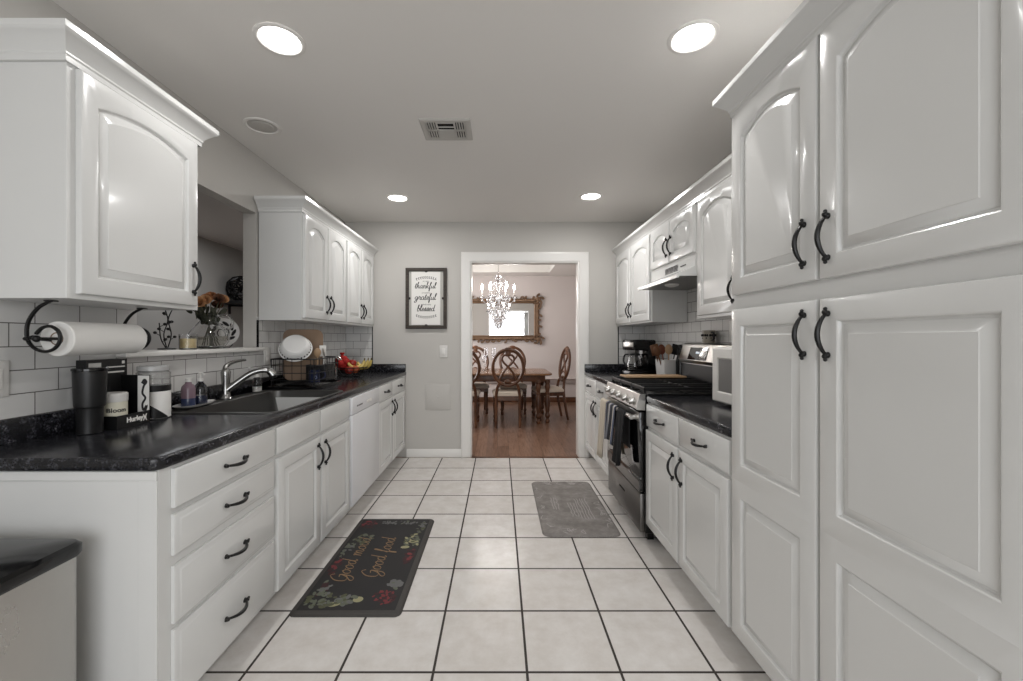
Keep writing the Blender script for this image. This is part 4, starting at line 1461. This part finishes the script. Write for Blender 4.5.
# ------------------------------------------------------------------ ledge items in the pass-through
LZ = OZ0 + .0226
r = thing('vase', 'clear round glass pitcher vase holding dried orange roses on the pass-through ledge', 'vase', (-1.715, 2.455, LZ))
b = MB(); b.lathe([(.05, 0), (.085, .012), (.105, .05), (.102, .085), (.075, .125), (.046, .16), (.042, .185), (.052, .205), (.049, .205), (.038, .186), (.042, .16), (.071, .122), (.098, .084), (.101, .05), (.082, .016), (.0, .008)], 36)
vb = b.build('glass_body', MT['glass'], r)
b = MB(); b.tube(cr([(.045, .02, .19), (.085, .03, .20), (.115, .035, .165), (.11, .035, .125), (.08, .025, .115)], 6), .008, 10); b.build('handle', MT['glass'], r)
b = MB(); b.lathe([(.0, .010), (.078, .018), (.096, .05), (.094, .072), (.0, .072)], 28); b.build('water', mat('murky_water', lin(225, 222, 212), .02, trans=1.0, ior=1.2), r)
roses = [mat('rose_rust', lin(168, 112, 74), .8), mat('rose_amber', lin(196, 150, 108), .8), mat('rose_brown', lin(112, 76, 56), .8)]
DRY = mat('dry_stem', lin(74, 74, 56), .8)
DRYLEAF = mat('dry_leaf', lin(52, 54, 42), .8)
rnd = random.Random(5)
rp = [(-.115, -.04, .215), (-.075, .03, .25), (-.055, -.05, .252), (-.02, .0, .262), (.012, -.055, .225), (.035, .03, .27), (.065, -.03, .285), (.085, .02, .27), (.10, -.02, .235), (.04, -.07, .255), (-.10, .02, .235)]
roselab = ['leftmost dried rose drooping low beside the vase', 'dried rose left of centre at the back of the bouquet', 'amber dried rose in front on the left of the bouquet', 'dried rose at the very centre of the bouquet', 'pale amber dried rose hanging lowest in front of the vase neck', 'dried rose just right of centre at the back', 'rust-brown dried rose standing highest in the bouquet', 'dried rose at upper right of the bouquet', 'rightmost dried rose of the bouquet in the glass vase', 'dried rose at the front, just right of centre', 'small dried rose at far left behind the lowest bloom']
for i, (dx, dy, dz) in enumerate(rp):
    r = thing('dried_rose', roselab[i], 'flower', (-1.715, 2.455, LZ + .012), 0, 'dried roses in the glass vase')
    b = MB()
    R_ = Vector((dx, dy, dz))
    # direction of view-plane offset: spread along the ledge (world y) and outwards
    P_end = Vector((dy * 1.1, dx * 1.05, dz + .012))
    b.tube(cr([(-dy * .4, -dx * .45, .012), (0, 0, .12), (P_end.x * .6, P_end.y * .6, .2), P_end - Vector((0, 0, .012))], 5), .0028, 6); b.build('stem', DRY, r)
    b = MB()
    for q in range(3):
        pl_ = Vector((P_end.x * (.35 + .2 * q), P_end.y * (.35 + .2 * q), .15 + .03 * q)); an = i * 1.3 + q * 2.2
        b.ball(pl_ + Vector((.02 * math.cos(an), .02 * math.sin(an), 0)), .03, .5, .12, 1, 10, 6, Matrix.Rotation(an, 3, 'Z') @ Matrix.Rotation(.8, 3, 'Y'))
    b.build('leaves', DRYLEAF, r)
    b = MB()
    ax = Vector((.42 + P_end.x * 2, -.58 + P_end.y * 2, .42)).normalized()
    rot = Vector((0, 0, 1)).rotation_difference(ax).to_matrix()
    b.T = Matrix.Translation(P_end) @ rot.to_4x4()
    for layer, (pr, ph, pn, tl_) in enumerate(((.009, .038, 4, .1), (.015, .037, 5, .35), (.021, .033, 6, .6), (.026, .028, 7, .95))):
        for k in range(pn):
            a = 2 * PI * k / pn + layer * .5
            c_, s_ = math.cos(a), math.sin(a)
            rows = []
            for v in range(4):
                t = v / 3
                row = []
                rad_ = pr * (.35 + .65 * t ** .7) + (.006 if v == 3 else 0) * tl_
                for u in range(5):
                    q = (u - 2) / 2
                    wa = a + q * (1.0 if layer else 1.2) * (.6 + .4 * math.sin(PI * (.25 + .5 * t)))
                    row.append((rad_ * math.cos(wa), rad_ * math.sin(wa), -.012 + ph * t - .004 * abs(q) * t + rnd.uniform(-.0015, .0015)))
                rows.append(row)
            b.loops(rows, False, False, closed=False)
    b.build('bloom', roses[i % 3], r, ang=60)
r = thing('candle', 'pale yellow candle in a clear glass on the pass-through ledge left of the vase', 'candle', (-1.68, 2.245, LZ))
b = MB(); b.lathe([(.038, 0), (.041, .003), (.041, .082), (.038, .082), (.038, .006), (.0, .006)], 28); b.build('glass_cup', MT['glass'], r)
b = MB(); b.lathe([(.0365, .007), (.037, .008), (.037, .058), (.0, .058)], 24); w_ = b.build('wax', mat('yellow_wax', lin(226, 206, 156), .5), r)
b = MB(); b.tube([(0, 0, .058), (0, .002, .07)], .0012, 6); b.build('wick', MT['ink'], w_)

r = thing('metal_sprig', 'black metal branch ornament with round leaves on the pass-through ledge', 'ornament', (-1.775, 2.22, LZ))
b = MB(); b.lathe([(.04, 0), (.04, .006), (.006, .010)], 20); b.build('base', MT['iron'], r)
stems = [cr([(0, 0, .005), (.0, -.02, .08), (.005, .0, .16), (-.005, -.025, .25)], 6), cr([(0, .005, .005), (0, .03, .08), (0, .01, .16), (.01, .035, .23)], 6), cr([(0, -.005, .005), (.0, -.04, .06), (.0, -.05, .14)], 6)]
b = MB()
for s_ in stems:
    b.tube(s_, .0028, 6)
b.build('stems', MT['iron'], r)
rnd = random.Random(9)
for s_ in stems:
    for k in range(4, len(s_), 3):
        p = s_[k]; side = 1 if (k // 3) % 2 else -1
        b = MB(); tip = p + Vector((rnd.uniform(-.01, .01), side * .022, .012))
        b.tube([p, tip], .0018, 5); b.ball(tip + Vector((0, side * .008, .004)), .011, .5, 1.1, .7, 10, 6)
        b.build('leaf', MT['iron'], r)
r = thing('plate', 'white decorative plate with black leaf pattern leaning behind the vase', 'plate', (-1.80, 2.715, LZ + .098), 0)
b = MB(); Rp = Matrix.Rotation(.35, 3, 'Z') @ Matrix.Rotation(PI / 2 - .12, 3, 'X')
b.lathe([(.0, .0), (.06, .0), (.090, .010), (.093, .012), (.093, .008), (.06, -.005), (.0, -.005)], 36, (0, 0, 0), Rp); pl = b.build('plate_disc', MT['ceramic'], r)
b = MB(); b.T = Rp.to_4x4()
for k in range(9):
    a = 2 * PI * k / 9
    b.ball((.058 * math.cos(a), .058 * math.sin(a), .003), .026, .38, 1, .12, 10, 6, Matrix.Rotation(a - .5, 3, 'Z'))
b.tube([(.03 * math.cos(2 * PI * i / 20), .03 * math.sin(2 * PI * i / 20), .0015) for i in range(20)], .004, 6, closed=True)
b.build('leaf_pattern', MT['ink'], pl)
b = MB(); b.tube(cr([(-.03, -.05, -.0965), (-.04, .0, -.096), (-.04, .03, -.06), (0, .02, -.02)], 5), .003, 6); b.tube(cr([(.03, -.05, -.0965), (.04, .0, -.096), (.04, .03, -.06), (0, .02, -.02)], 5), .003, 6); b.build('easel', MT['iron'], r)

# living room shelf, openwork ball, pale bowl
r = thing('wall_shelf', 'black floating shelf on the wall of the room beyond the pass-through', 'shelf', (-3.62, 5.55, 1.70))
b = MB(); b.box(.001, .30, -.18, .50, 0, .045, .003); b.build('board', MT['black'], r)
b = MB(); b.box(.001, .02, .0, .03, -.12, 0, .002, 1); b.box(.02, .2, .005, .025, -.02, 0, .002, 1); b.build('bracket', MT['black'], r)
b = MB(); bmesh.ops.create_icosphere(b.bm, subdivisions=2, radius=.165)
bmesh.ops.wireframe(b.bm, faces=b.bm.faces[:], thickness=.022, use_replace=True, use_even_offset=True, use_boundary=False)
o = b.build('openwork_ball', MT['iron'], None, (-3.46, 5.56, 1.745 + .172))
tag(o, 'black openwork ball ornament on the black shelf beyond the opening', 'ornament')
b = MB(); b.lathe([(.04, 0), (.06, .004), (.11, .05), (.115, .06), (.108, .058), (.055, .012), (.0, .01)], 28)
o = b.build('bowl', mat('pale_blue_glass', lin(178, 190, 200), .15), None, (-3.38, 5.74, 1.7455))
tag(o, 'pale blue bowl on the black shelf beside the openwork ball', 'bowl')

# ------------------------------------------------------------------ counter items, right
r = thing('coffee_maker', 'black drip coffee maker with glass carafe on the far right counter', 'coffee maker', (1.325, 3.98, CZ), -PI / 2 + .35)
b = MB(); b.box(-.10, .10, -.12, .13, 0, .04, .012); b.box(-.10, .10, .035, .13, .03, .33, .012); b.box(-.10, .10, -.11, .13, .235, .335, .015)
hs = b.build('housing', MT['blackgloss'], r)
b = MB(); b.box(-.075, .075, -.114, -.105, .265, .31, .003); b.build('control_band', MT['steel'], hs)
b = MB(); b.lathe([(.055, .042), (.072, .05), (.076, .10), (.062, .16), (.052, .185), (.049, .185), (.059, .16), (.073, .10), (.069, .053), (.0, .046)], 28, (0, -.04, 0)); cf = b.build('carafe', MT['glass'], r)
b = MB(); b.lathe([(.0, .048), (.067, .055), (.070, .09), (.0, .09)], 24, (0, -.04, 0)); b.build('coffee', mat('coffee_liquid', lin(20, 12, 8), .1), cf)
b = MB(); b.lathe([(.055, .186), (.055, .20), (.02, .206)], 24, (0, -.04, 0)); b.tube(cr([(-.05, -.05, .19), (-.10, -.075, .185), (-.112, -.08, .12), (-.072, -.06, .075)], 6), .009, 8); b.build('carafe_handle', MT['black'], cf)

r = thing('utensil_crock', 'white square ceramic crock of cooking utensils beside the stove', 'crock', (1.385, 3.44, CZ), .15)
b = MB()
b.loops([[(p[0], p[1], z) for p in rrect(-a, a, -a, a, .012, 4)] for a, z in ((.058, 0), (.060, .003), (.070, .168), (.072, .172), (.067, .172), (.058, .02))])
b.build('crock_body', MT['ceramic'], r)
ul = ['brown wooden spoon leaning left in the white crock', 'reddish wooden spoon tall in the white crock', 'pale brown wooden spoon at the front of the white crock', 'black ladle leaning right in the white crock', 'black slotted turner at the back right of the white crock', 'dark brown wooden spatula in the white crock']
us = [(-.02, -.02, -.35, .1, 'spoon', 0), (-.005, .01, -.15, .0, 'spoon', 1), (.0, -.03, .05, -.1, 'spoon', 2), (.025, -.01, .35, .0, 'spoon', 3), (.03, .02, .25, -.1, 'flat', 3), (-.03, .02, -.28, .05, 'flat', 0)]
um = [MT['brown'], mat('red_brown_wood', lin(108, 56, 36), .5), MT['board'], MT['black']]
for i, (dx, dy, tx, ty, kind, mi_) in enumerate(us):
    r = thing('spatula' if kind == 'flat' else ('ladle' if i == 3 else 'wooden_spoon'), ul[i], 'utensil', (1.385 + dx, 3.44 + dy, CZ + .022), 0, 'utensils in the white crock')
    T_ = Matrix.Rotation(tx, 4, 'Y') @ Matrix.Rotation(ty, 4, 'X')
    b = MB(); b.T = T_; b.tube([(0, 0, 0), (0, 0, .20)], .006, 8); b.build('utensil_handle', um[mi_], r)
    b = MB(); b.T = T_
    if kind == 'spoon':
        b.ball((0, 0, .235), .044, .72, .25, 1, 16, 8)
    else:
        b.box(-.034, .034, -.004, .004, .195, .285, .008)
    b.build('head', um[mi_], r)
r = thing('bottle', 'dark glass bottle standing behind the white utensil crock', 'bottle', (1.46, 3.36, CZ))
b = MB(); b.lathe([(.030, 0), (.034, .004), (.034, .17), (.026, .20), (.013, .225), (.013, .27)], 22); b.build('bottle_body', MT['blackgloss'], r)
b = MB(); b.lathe([(.015, .27), (.015, .295), (.012, .297)], 16); b.build('cap', MT['black'], r)

r = tag(MB().box(.94 - 1.165, 1.395 - 1.165, -.08, .08, 0, .015, .005, 3).build('cutting_board', MT['board'], None, (1.165, 3.175, .9565)), 'light wooden board lying flat across the stove grates', 'cutting board')

r = thing('mug', 'small pale mug with dark skull faces on top of the stove back panel', 'mug', (1.475, 2.935, 1.2188))
b = MB(); b.lathe([(.036, 0), (.041, .004), (.043, .09), (.040, .09), (.038, .008)], 26); mg = b.build('cup', mat('grey_glaze', lin(150, 144, 132), .3), r)
b = MB(); b.tube(cr([(0, -.04, .075), (0, -.068, .07), (0, -.068, .03), (0, -.039, .018)], 5), .006, 8); b.build('handle', MT['black'], r)
b = MB()
for k in range(7):
    a = PI + (k - 3) * .75
    for da in (-.16, .16):
        b.ball((.0425 * math.cos(a + da), .0425 * math.sin(a + da), .055), .0075, 1, 1, 1.2, 8, 6)
    b.ball((.0415 * math.cos(a), .0415 * math.sin(a), .035), .004, 1, 1, 1.2, 8, 6)
b.build('skull_print', MT['ink'], mg)

# microwave
r = thing('microwave', 'white countertop microwave on the right counter next to the pantry', 'microwave', (1.14, 2.235, CZ), -PI / 2)
w, dpt, h = .53, .36, .30
b = MB(); b.box(0, w, .02, dpt, .012, h, .006)
for px in (.05, w - .05):
    for yy in (.06, dpt - .06):
        b.lathe([(.014, 0), (.014, .013)], 12, (px, yy, 0))
b.build('body', MT['offwhite'], r)
b = MB()
def mrect(i, y, x1=.40):
    return [(0.003 + i, y, .016 + i), (x1 - i, y, .016 + i), (x1 - i, y, h - .004 - i), (.003 + i, y, h - .004 - i)]
b.loops([mrect(0, .02), mrect(0, .004), mrect(.006, 0), mrect(.05, 0), mrect(.056, .006)], False, True); md_ = b.build('door', MT['offwhite'], r)
b = MB()
for k in range(30):
    x = .064 + k * .0094
    b.box(x, x + .0052, .0035, .0062, .078, h - .066)
b.box(.0595, .3435, .005, .0062, .0725, h - .0605)
b.build('window', mat('microwave_screen', lin(128, 126, 124), .35), md_)
b = MB(); b.box(.403, w - .003, 0, .02, .016, h - .004, .005); pn = b.build('control_panel', MT['offwhite'], r)
b = MB(); b.box(.418, w - .018, -.002, .001, h - .065, h - .03); b.build('display', MT['blackglass'], pn)
b = MB()
for i in range(3):
    for j in range(4):
        b.box(.42 + i * .033, .443 + i * .033, -.003, .001, .07 + j * .034, .092 + j * .034, .002, 1)
b.build('keypad', MT['wall'], pn)

# towels over the oven handle (world: handle axis X=.815, z=.765)
def towel(label, y0, y1, zb_f, zb_b, m_, seed, fold=3):
    rnd = random.Random(seed)
    b = MB()
    hx, hz, rr_ = .815, .765, .018
    n_ = 12
    prof = []
    for t in range(9):
        prof.append((hx - rr_, zb_f + (hz - zb_f) * t / 8, 1 - t / 8))
    for k in range(1, 7):
        a = PI - PI * k / 7
        prof.append((hx + rr_ * math.cos(a), hz + rr_ * math.sin(a), 0))
    for t in range(7):
        prof.append((hx + rr_, hz - (hz - zb_b) * t / 6, 0))
    ph = rnd.random() * 6
    rows = []
    for i in range(n_ + 1):
        u = i / n_
        row = []
        for x, z, wv in prof:
            yy = y0 + (y1 - y0) * (u - .5) * (1 - .15 * wv * math.sin(3 * u + ph)) + (y1 - y0) / 2
            row.append((x - wv * (.012 + .020 * (1 + math.sin(u * fold * 2 * PI + ph)) / 2) if wv else x, yy, z + (.012 * math.sin(u * 5 + ph) * wv)))
        rows.append(row)
    b.loops(rows, False, False, closed=False)
    o = b.build('dish_towel', m_, None, (0, 0, 0), ang=80)
    md = o.modifiers.new('s', 'SOLIDIFY'); md.thickness = .004; md.offset = 0
    # origin at its base
    base = Vector((hx, (y0 + y1) / 2, zb_f))
    for v in o.data.vertices:
        v.co -= base
    o.location = base
    tag(o, label, 'towel', 'towels on the oven handle')
    return o
st = mat('striped_towel', lin(120, 124, 134), .95)
g_ = N(st, 'ShaderNodeNewGeometry'); sp2 = N(st, 'ShaderNodeSeparateXYZ'); st.node_tree.links.new(g_.outputs['Position'], sp2.inputs[0])
mo = N(st, 'ShaderNodeMath', operation='MULTIPLY'); mo.inputs[1].default_value = 9.5; st.node_tree.links.new(sp2.outputs[1], mo.inputs[0])
fr_ = N(st, 'ShaderNodeMath', operation='FRACT'); st.node_tree.links.new(mo.outputs[0], fr_.inputs[0])
c_ = ramp(st, fr_.outputs[0], [(0, lin(46, 46, 50)), (.3, lin(92, 98, 116)), (.5, lin(196, 188, 176)), (.66, lin(120, 122, 128)), (.85, lin(40, 40, 44))], 'CONSTANT')
st.node_tree.links.new(c_, bsdf(st).inputs['Base Color'])
towel('long beige dish towel at the far end of the oven handle', 3.12, 3.275, .34, .50, MT['towel_beige'], 1, 2)
towel('grey, blue and cream striped dish towel in the middle of the oven handle', 2.87, 3.105, .52, .60, st, 2, 3)
towel('plain black dish towel at the near end of the oven handle', 2.66, 2.82, .42, .55, mat('black_towel', lin(24, 24, 26), .95), 3, 2)

# ------------------------------------------------------------------ dining room
TZ = .745
r = thing('dining_table', 'long brown wooden dining table with turned legs seen through the doorway', 'table', (-.15, 6.55, 0))
b = MB()
L = []
for i, z in ((.012, TZ - .032), (0, TZ - .024), (0, TZ - .008), (.006, TZ)):
    L.append([(p[0], p[1], z) for p in rrect(-.95 + i, .92 - i, -.55 + i, .52 - i, .10, 6)])
b.loops(L); b.build('tabletop', MT['tabletop'], r)
b = MB(); b.box(-.86, .82, -.46, .44, TZ - .125, TZ - .033, .004); b.build('apron', MT['walnut'], r)
legp = [(.022, 0), (.030, .012), (.034, .035), (.024, .055), (.020, .07), (.032, .09), (.040, .115), (.032, .14), (.024, .155), (.030, .18), (.038, .26), (.041, .33), (.034, .40), (.026, .42), (.036, .435), (.036, .45), (.026, .465), (.032, .50), (.040, .53), (.040, .56), (.030, .585), (.042, .60), (.042, TZ - .1)]
for lx, ly in ((.72, -.44), (.86, -.38), (.72, .40), (-.80, -.44), (-.80, .40), (.86, .40)):
    b = MB(); b.lathe(legp, 16); b.build('leg', MT['walnut'], r, (lx, ly, 0))

def make_chair(label, loc, rz, seatm):
    r = thing('dining_chair', label, 'chair', loc, rz, 'dining chairs round the table')
    # local: sitter faces +y, rear legs at y=0
    W = .21
    b = MB()
    L = []
    for i, z in ((.006, .435), (0, .442), (0, .462), (.014, .485), (.05, .495)):
        pts = []
        for p in rrect(-.235 + i, .235 - i, .0 + i, .44 - i, .05, 4):
            t = (p[1]) / .44
            pts.append((p[0] * (.86 + .14 * t), p[1], z))
        L.append(pts)
    b.loops(L); b.build('seat_cushion', seatm, r)
    b = MB()
    b.loops([[(-.17, .01, z), (.17, .01, z), (.215, .42, z), (-.215, .42, z)] for z in (.375, .435)]); b.build('seat_frame', MT['walnut'], r)
    fl = [(.016, 0), (.022, .01), (.024, .03), (.016, .045), (.024, .065), (.028, .085), (.018, .11), (.022, .16), (.028, .24), (.026, .28), (.018, .30), (.027, .315), (.018, .33), (.026, .345), (.026, .38)]
    for s_ in (-1, 1):
        b = MB(); b.lathe(fl, 14); b.build('leg', MT['walnut'], r, (s_ * .19, .39, 0))
        b = MB()
        pts = cr([(s_ * .165, -.06, 0), (s_ * .165, -.02, .2), (s_ * .165, .01, .42), (s_ * .150, .0, .55), (s_ * .12, -.02, .62)], 5)
        b.tube(pts, [.017 + .006 * math.sin(PI * i / (len(pts) - 1)) for i in range(len(pts))], 8); b.build('leg', MT['walnut'], r)
    # oval back, tilted
    def bp(x, z):
        return (x, -.012 - .16 * (z - .56), z)
    cz, ax, az = .845, .215, .252
    b = MB()
    for dz_, dr in ((0, .0),):
        pts = [bp(ax * math.cos(2 * PI * i / 40), cz + az * math.sin(2 * PI * i / 40)) for i in range(40)]
        b.tube(pts, .024, 8, closed=True)
    b.ball(bp(0, cz + az + .012), .05, 1, .5, .45, 14, 8)
    b.build('oval_back', MT['walnut'], r)
    b = MB()
    for s_ in (-1, 1):
        b.tube(cr([bp(s_ * .13, cz - az * .78), bp(s_ * .085, cz - .10), bp(s_ * .02, cz - .01), bp(-s_ * .06, cz + .07), bp(-s_ * .085, cz + .13), bp(-s_ * .05, cz + .175), bp(0, cz + .165)], 6), .0155, 8)
    b.tube(cr([bp(-.07, cz - .13), bp(0, cz - .105), bp(.07, cz - .13)], 5), .012, 8)
    b.ball(bp(0, cz + .205), .045, .9, .4, 1, 12, 8)
    b.ball(bp(0, cz - .20), .05, 1.1, .4, .6, 12, 8)
    b.build('ribbon_splat', MT['walnut'], r)
    return r
ch = make_chair('oval-back wooden dining chair at the centre of the table side nearest the doorway', (.12, 5.88, 0), 0, MT['cream'])
def chair_copy(label, loc, rz):
    c = copy_tree(ch); c.location = loc; c.rotation_euler = (0, 0, rz); c['label'] = label
chair_copy('oval-back wooden dining chair partly cut off by the left side of the doorway', (-.50, 5.86, 0), .04)
chair_copy('wooden dining chair seen side-on at the right head of the table', (.97, 6.555, 0), PI / 2 + .16)
chair_copy('oval-back dining chair behind the table, hidden by the nearest central chair', (.23, 7.26, 0), PI)
chair_copy('oval-back dining chair behind the table at left, nearest the glasses', (-.42, 7.26, 0), PI + .05)

gl = ['tall stemmed glass on the table, left one of the tall pair', 'tall stemmed glass on the table, right one of the tall pair', 'shorter wine glass on the table, left one in front', 'shorter wine glass on the table, right one in front']
for i, (x, y, h) in enumerate(((-.22, 6.75, .36), (-.09, 6.75, .36), (-.24, 6.5, .25), (-.08, 6.5, .25))):
    r = thing('wine_glass', gl[i], 'glass', (x, y, TZ + .0006), 0, 'stemmed glasses on the dining table')
    b = MB(); b.lathe([(.036, 0), (.034, .003), (.006, .008), (.0045, .02), (.0045, h * .5), (.008, h * .52), (.0, h * .54)], 18); b.build('stem', MT['crystal'], r)
    b = MB(); b.lathe([(.006, h * .525), (.030, h * .60), (.038, h * .72), (.032, h), (.0305, h), (.036, h * .72), (.028, h * .61), (.0, h * .55)], 22); b.build('glass_bowl', MT['crystal'], r)

# mirror
mz0, mz1, mx0, mx1 = 1.20, 2.06, -.80, .80
r = thing('mirror', 'large wall mirror in an ornate carved gold frame in the dining room', 'mirror', (0, 8.21, mz0))
H_ = mz1 - mz0
b = MB()
def mr(i, y):
    return [(mx0 + i, y, i), (mx1 - i, y, i), (mx1 - i, y, H_ - i), (mx0 + i, y, H_ - i)]
b.loops([mr(.02, -.002), mr(.02, -.03), mr(.045, -.055), mr(.075, -.05), mr(.09, -.03), mr(.105, -.035), mr(.115, -.03), mr(.118, -.012)], False, False)
fo = b.build('frame', MT['gold'], r)
b = MB()
rnd = random.Random(2)
def flourish(cx, cz, a, s_):
    pts = [(cx + s_ * (1 - t) * math.cos(a + 4.5 * t) * .8, -.055 - .01 * t, cz + s_ * (1 - t) * math.sin(a + 4.5 * t) * .8) for t in [i / 12 for i in range(12)]]
    b.tube(pts, [s_ * .30 * (1.1 - .6 * i / 12) for i in range(12)], 6)
for cx, cz in ((mx0 + .04, .04), (mx1 - .04, .04), (mx0 + .04, H_ - .04), (mx1 - .04, H_ - .04)):
    b.ball((cx, -.055, cz), .05, 1, .5, 1, 12, 8)
    for k in range(5):
        flourish(cx + .05 * math.cos(k * 1.26), cz + .05 * math.sin(k * 1.26), k * 1.26, .07)
for k in range(13):
    x = mx0 + .14 + k * (mx1 - mx0 - .28) / 12
    for z in (.045, H_ - .045):
        flourish(x, z + (.02 if z > .3 else -.02), rnd.random() * 6, .062)
        b.ball((x + .04, -.05, z), .02, 1.4, .6, .8, 8, 6)
for k in range(6):
    z = .15 + k * (H_ - .3) / 5
    for x in (mx0 + .045, mx1 - .045):
        flourish(x + (.02 if x > 0 else -.02), z, rnd.random() * 6, .066)
        b.ball((x, -.05, z + .05), .022, .8, .6, 1.3, 8, 6)
b.build('carving', MT['gold'], fo)
b = MB(); b.box(mx0 + .112, mx1 - .112, -.016, -.010, .112, H_ - .112); b.build('mirror_pane', MT['mirror'], r)

# chandelier
cxx, cyy = -.02, 6.5
r = thing('chandelier', 'crystal candle chandelier hanging over the dining table', 'chandelier', (cxx, cyy, 1.55))
b = MB()
b.lathe([(.05, 1.101), (.05, 1.09), (.02, 1.07), (.006, 1.065)], 18)
for k in range(22):
    z = 1.065 - .0165 * k
    a = (k % 2) * PI / 2
    b.tube([(.009 * math.cos(t) * math.cos(a), .009 * math.cos(t) * math.sin(a), z - .009 + .0115 * math.sin(t)) for t in [2 * PI * i / 8 for i in range(8)]], .0022, 5, closed=True)
b.build('chain', MT['chrome'], r)
b = MB(); b.lathe([(.006, .70), (.03, .69), (.06, .675), (.045, .655), (.02, .64), (.03, .61), (.042, .55), (.03, .49), (.018, .44), (.03, .40), (.075, .375), (.08, .36), (.04, .34), (.02, .30), (.028, .24), (.045, .20), (.03, .15), (.008, .12)], 20); b.build('stem', MT['crystal'], r)
proto_drop = None
def drop(x, y, z, s_):
    global proto_drop
    if proto_drop is None:
        b = MB(); b.lathe([(.002, 0), (.010, -.012), (.014, -.028), (.009, -.042), (.001, -.05)], 6); b.lathe([(.003, .010), (.007, .005), (.003, 0)], 6)
        proto_drop = b.build('crystal_drop', MT['crystal'], None, smooth=False)
        o = proto_drop
    else:
        o = proto_drop.copy(); COL.objects.link(o)
    o.parent = r; o.location = (x, y, z); o.scale = (s_, s_, s_)
for k in range(6):
    a = 2 * PI * k / 6 + .02
    ca_, sa_ = math.cos(a), math.sin(a)
    P = lambda d, z: (d * ca_, d * sa_, z)
    b = MB(); b.tube(cr([P(.03, .36), P(.09, .28), P(.17, .25), P(.235, .29), P(.25, .33)], 6), .008, 8)
    b.tube(cr([P(.02, .62), P(.07, .66), P(.12, .58), P(.13, .46), P(.08, .38)], 6), .0045, 6)
    am = b.build('arm', MT['crystal'], r)
    b = MB(); b.lathe([(.012, .33), (.05, .345), (.055, .352), (.02, .35), (.016, .375), (.013, .38)], 16, (.25 * ca_, .25 * sa_, 0)); b.build('candle_cup', MT['crystal'], am)
    b = MB(); b.lathe([(.012, .38), (.012, .46)], 12, (.25 * ca_, .25 * sa_, 0)); b.build('candle_sleeve', MT['offwhite'], am)
    b = MB(); b.lathe([(.008, .46), (.016, .485), (.014, .51), (.006, .54), (.001, .555)], 12, (.25 * ca_, .25 * sa_, 0)); b.build('bulb', MT['bulb'], am)
    d = bpy.data.lights.new('bulb_light', 'POINT'); d.energy = POWER_BULB; d.shadow_soft_size = .03; d.color = (1, .95, .9)
    lo = bpy.data.objects.new('bulb_light', d); COL.objects.link(lo); lo.parent = am; lo.location = (.25 * ca_, .25 * sa_, .60)
    for q in range(3):
        aq = a + (q - 1) * .19
        drop(.255 * math.cos(aq), .255 * math.sin(aq), .33, 1.1)
for ring, (rr_, z, n_) in enumerate(((.16, .22, 10), (.12, .14, 9), (.085, .07, 8), (.05, .01, 6), (.10, .56, 8))):
    for k in range(n_):
        a = 2 * PI * k / n_ + ring * .3
        drop(rr_ * math.cos(a), rr_ * math.sin(a), z, 1.5 if ring < 4 else 1.1)
b = MB()
for rr_, z in ((.16, .232), (.12, .152), (.085, .082), (.05, .022), (.10, .572)):
    b.tube([(rr_ * math.cos(2 * PI * i / 28), rr_ * math.sin(2 * PI * i / 28), z) for i in range(28)], .003, 5, closed=True)
for k in range(4):
    a = PI / 2 * k
    b.tube([(.05 * math.cos(a), .05 * math.sin(a), .022), (.085 * math.cos(a), .085 * math.sin(a), .082), (.12 * math.cos(a), .12 * math.sin(a), .152), (.16 * math.cos(a), .16 * math.sin(a), .232), (.03 * math.cos(a), .03 * math.sin(a), .36)], .002, 5)
b.ball((0, 0, -.05), .028, 1, 1, 1.1, 12, 8)
b.tube([(0, 0, -.03), (0, 0, .13)], .003, 6)
b.build('crystal_tiers', MT['crystal'], r)
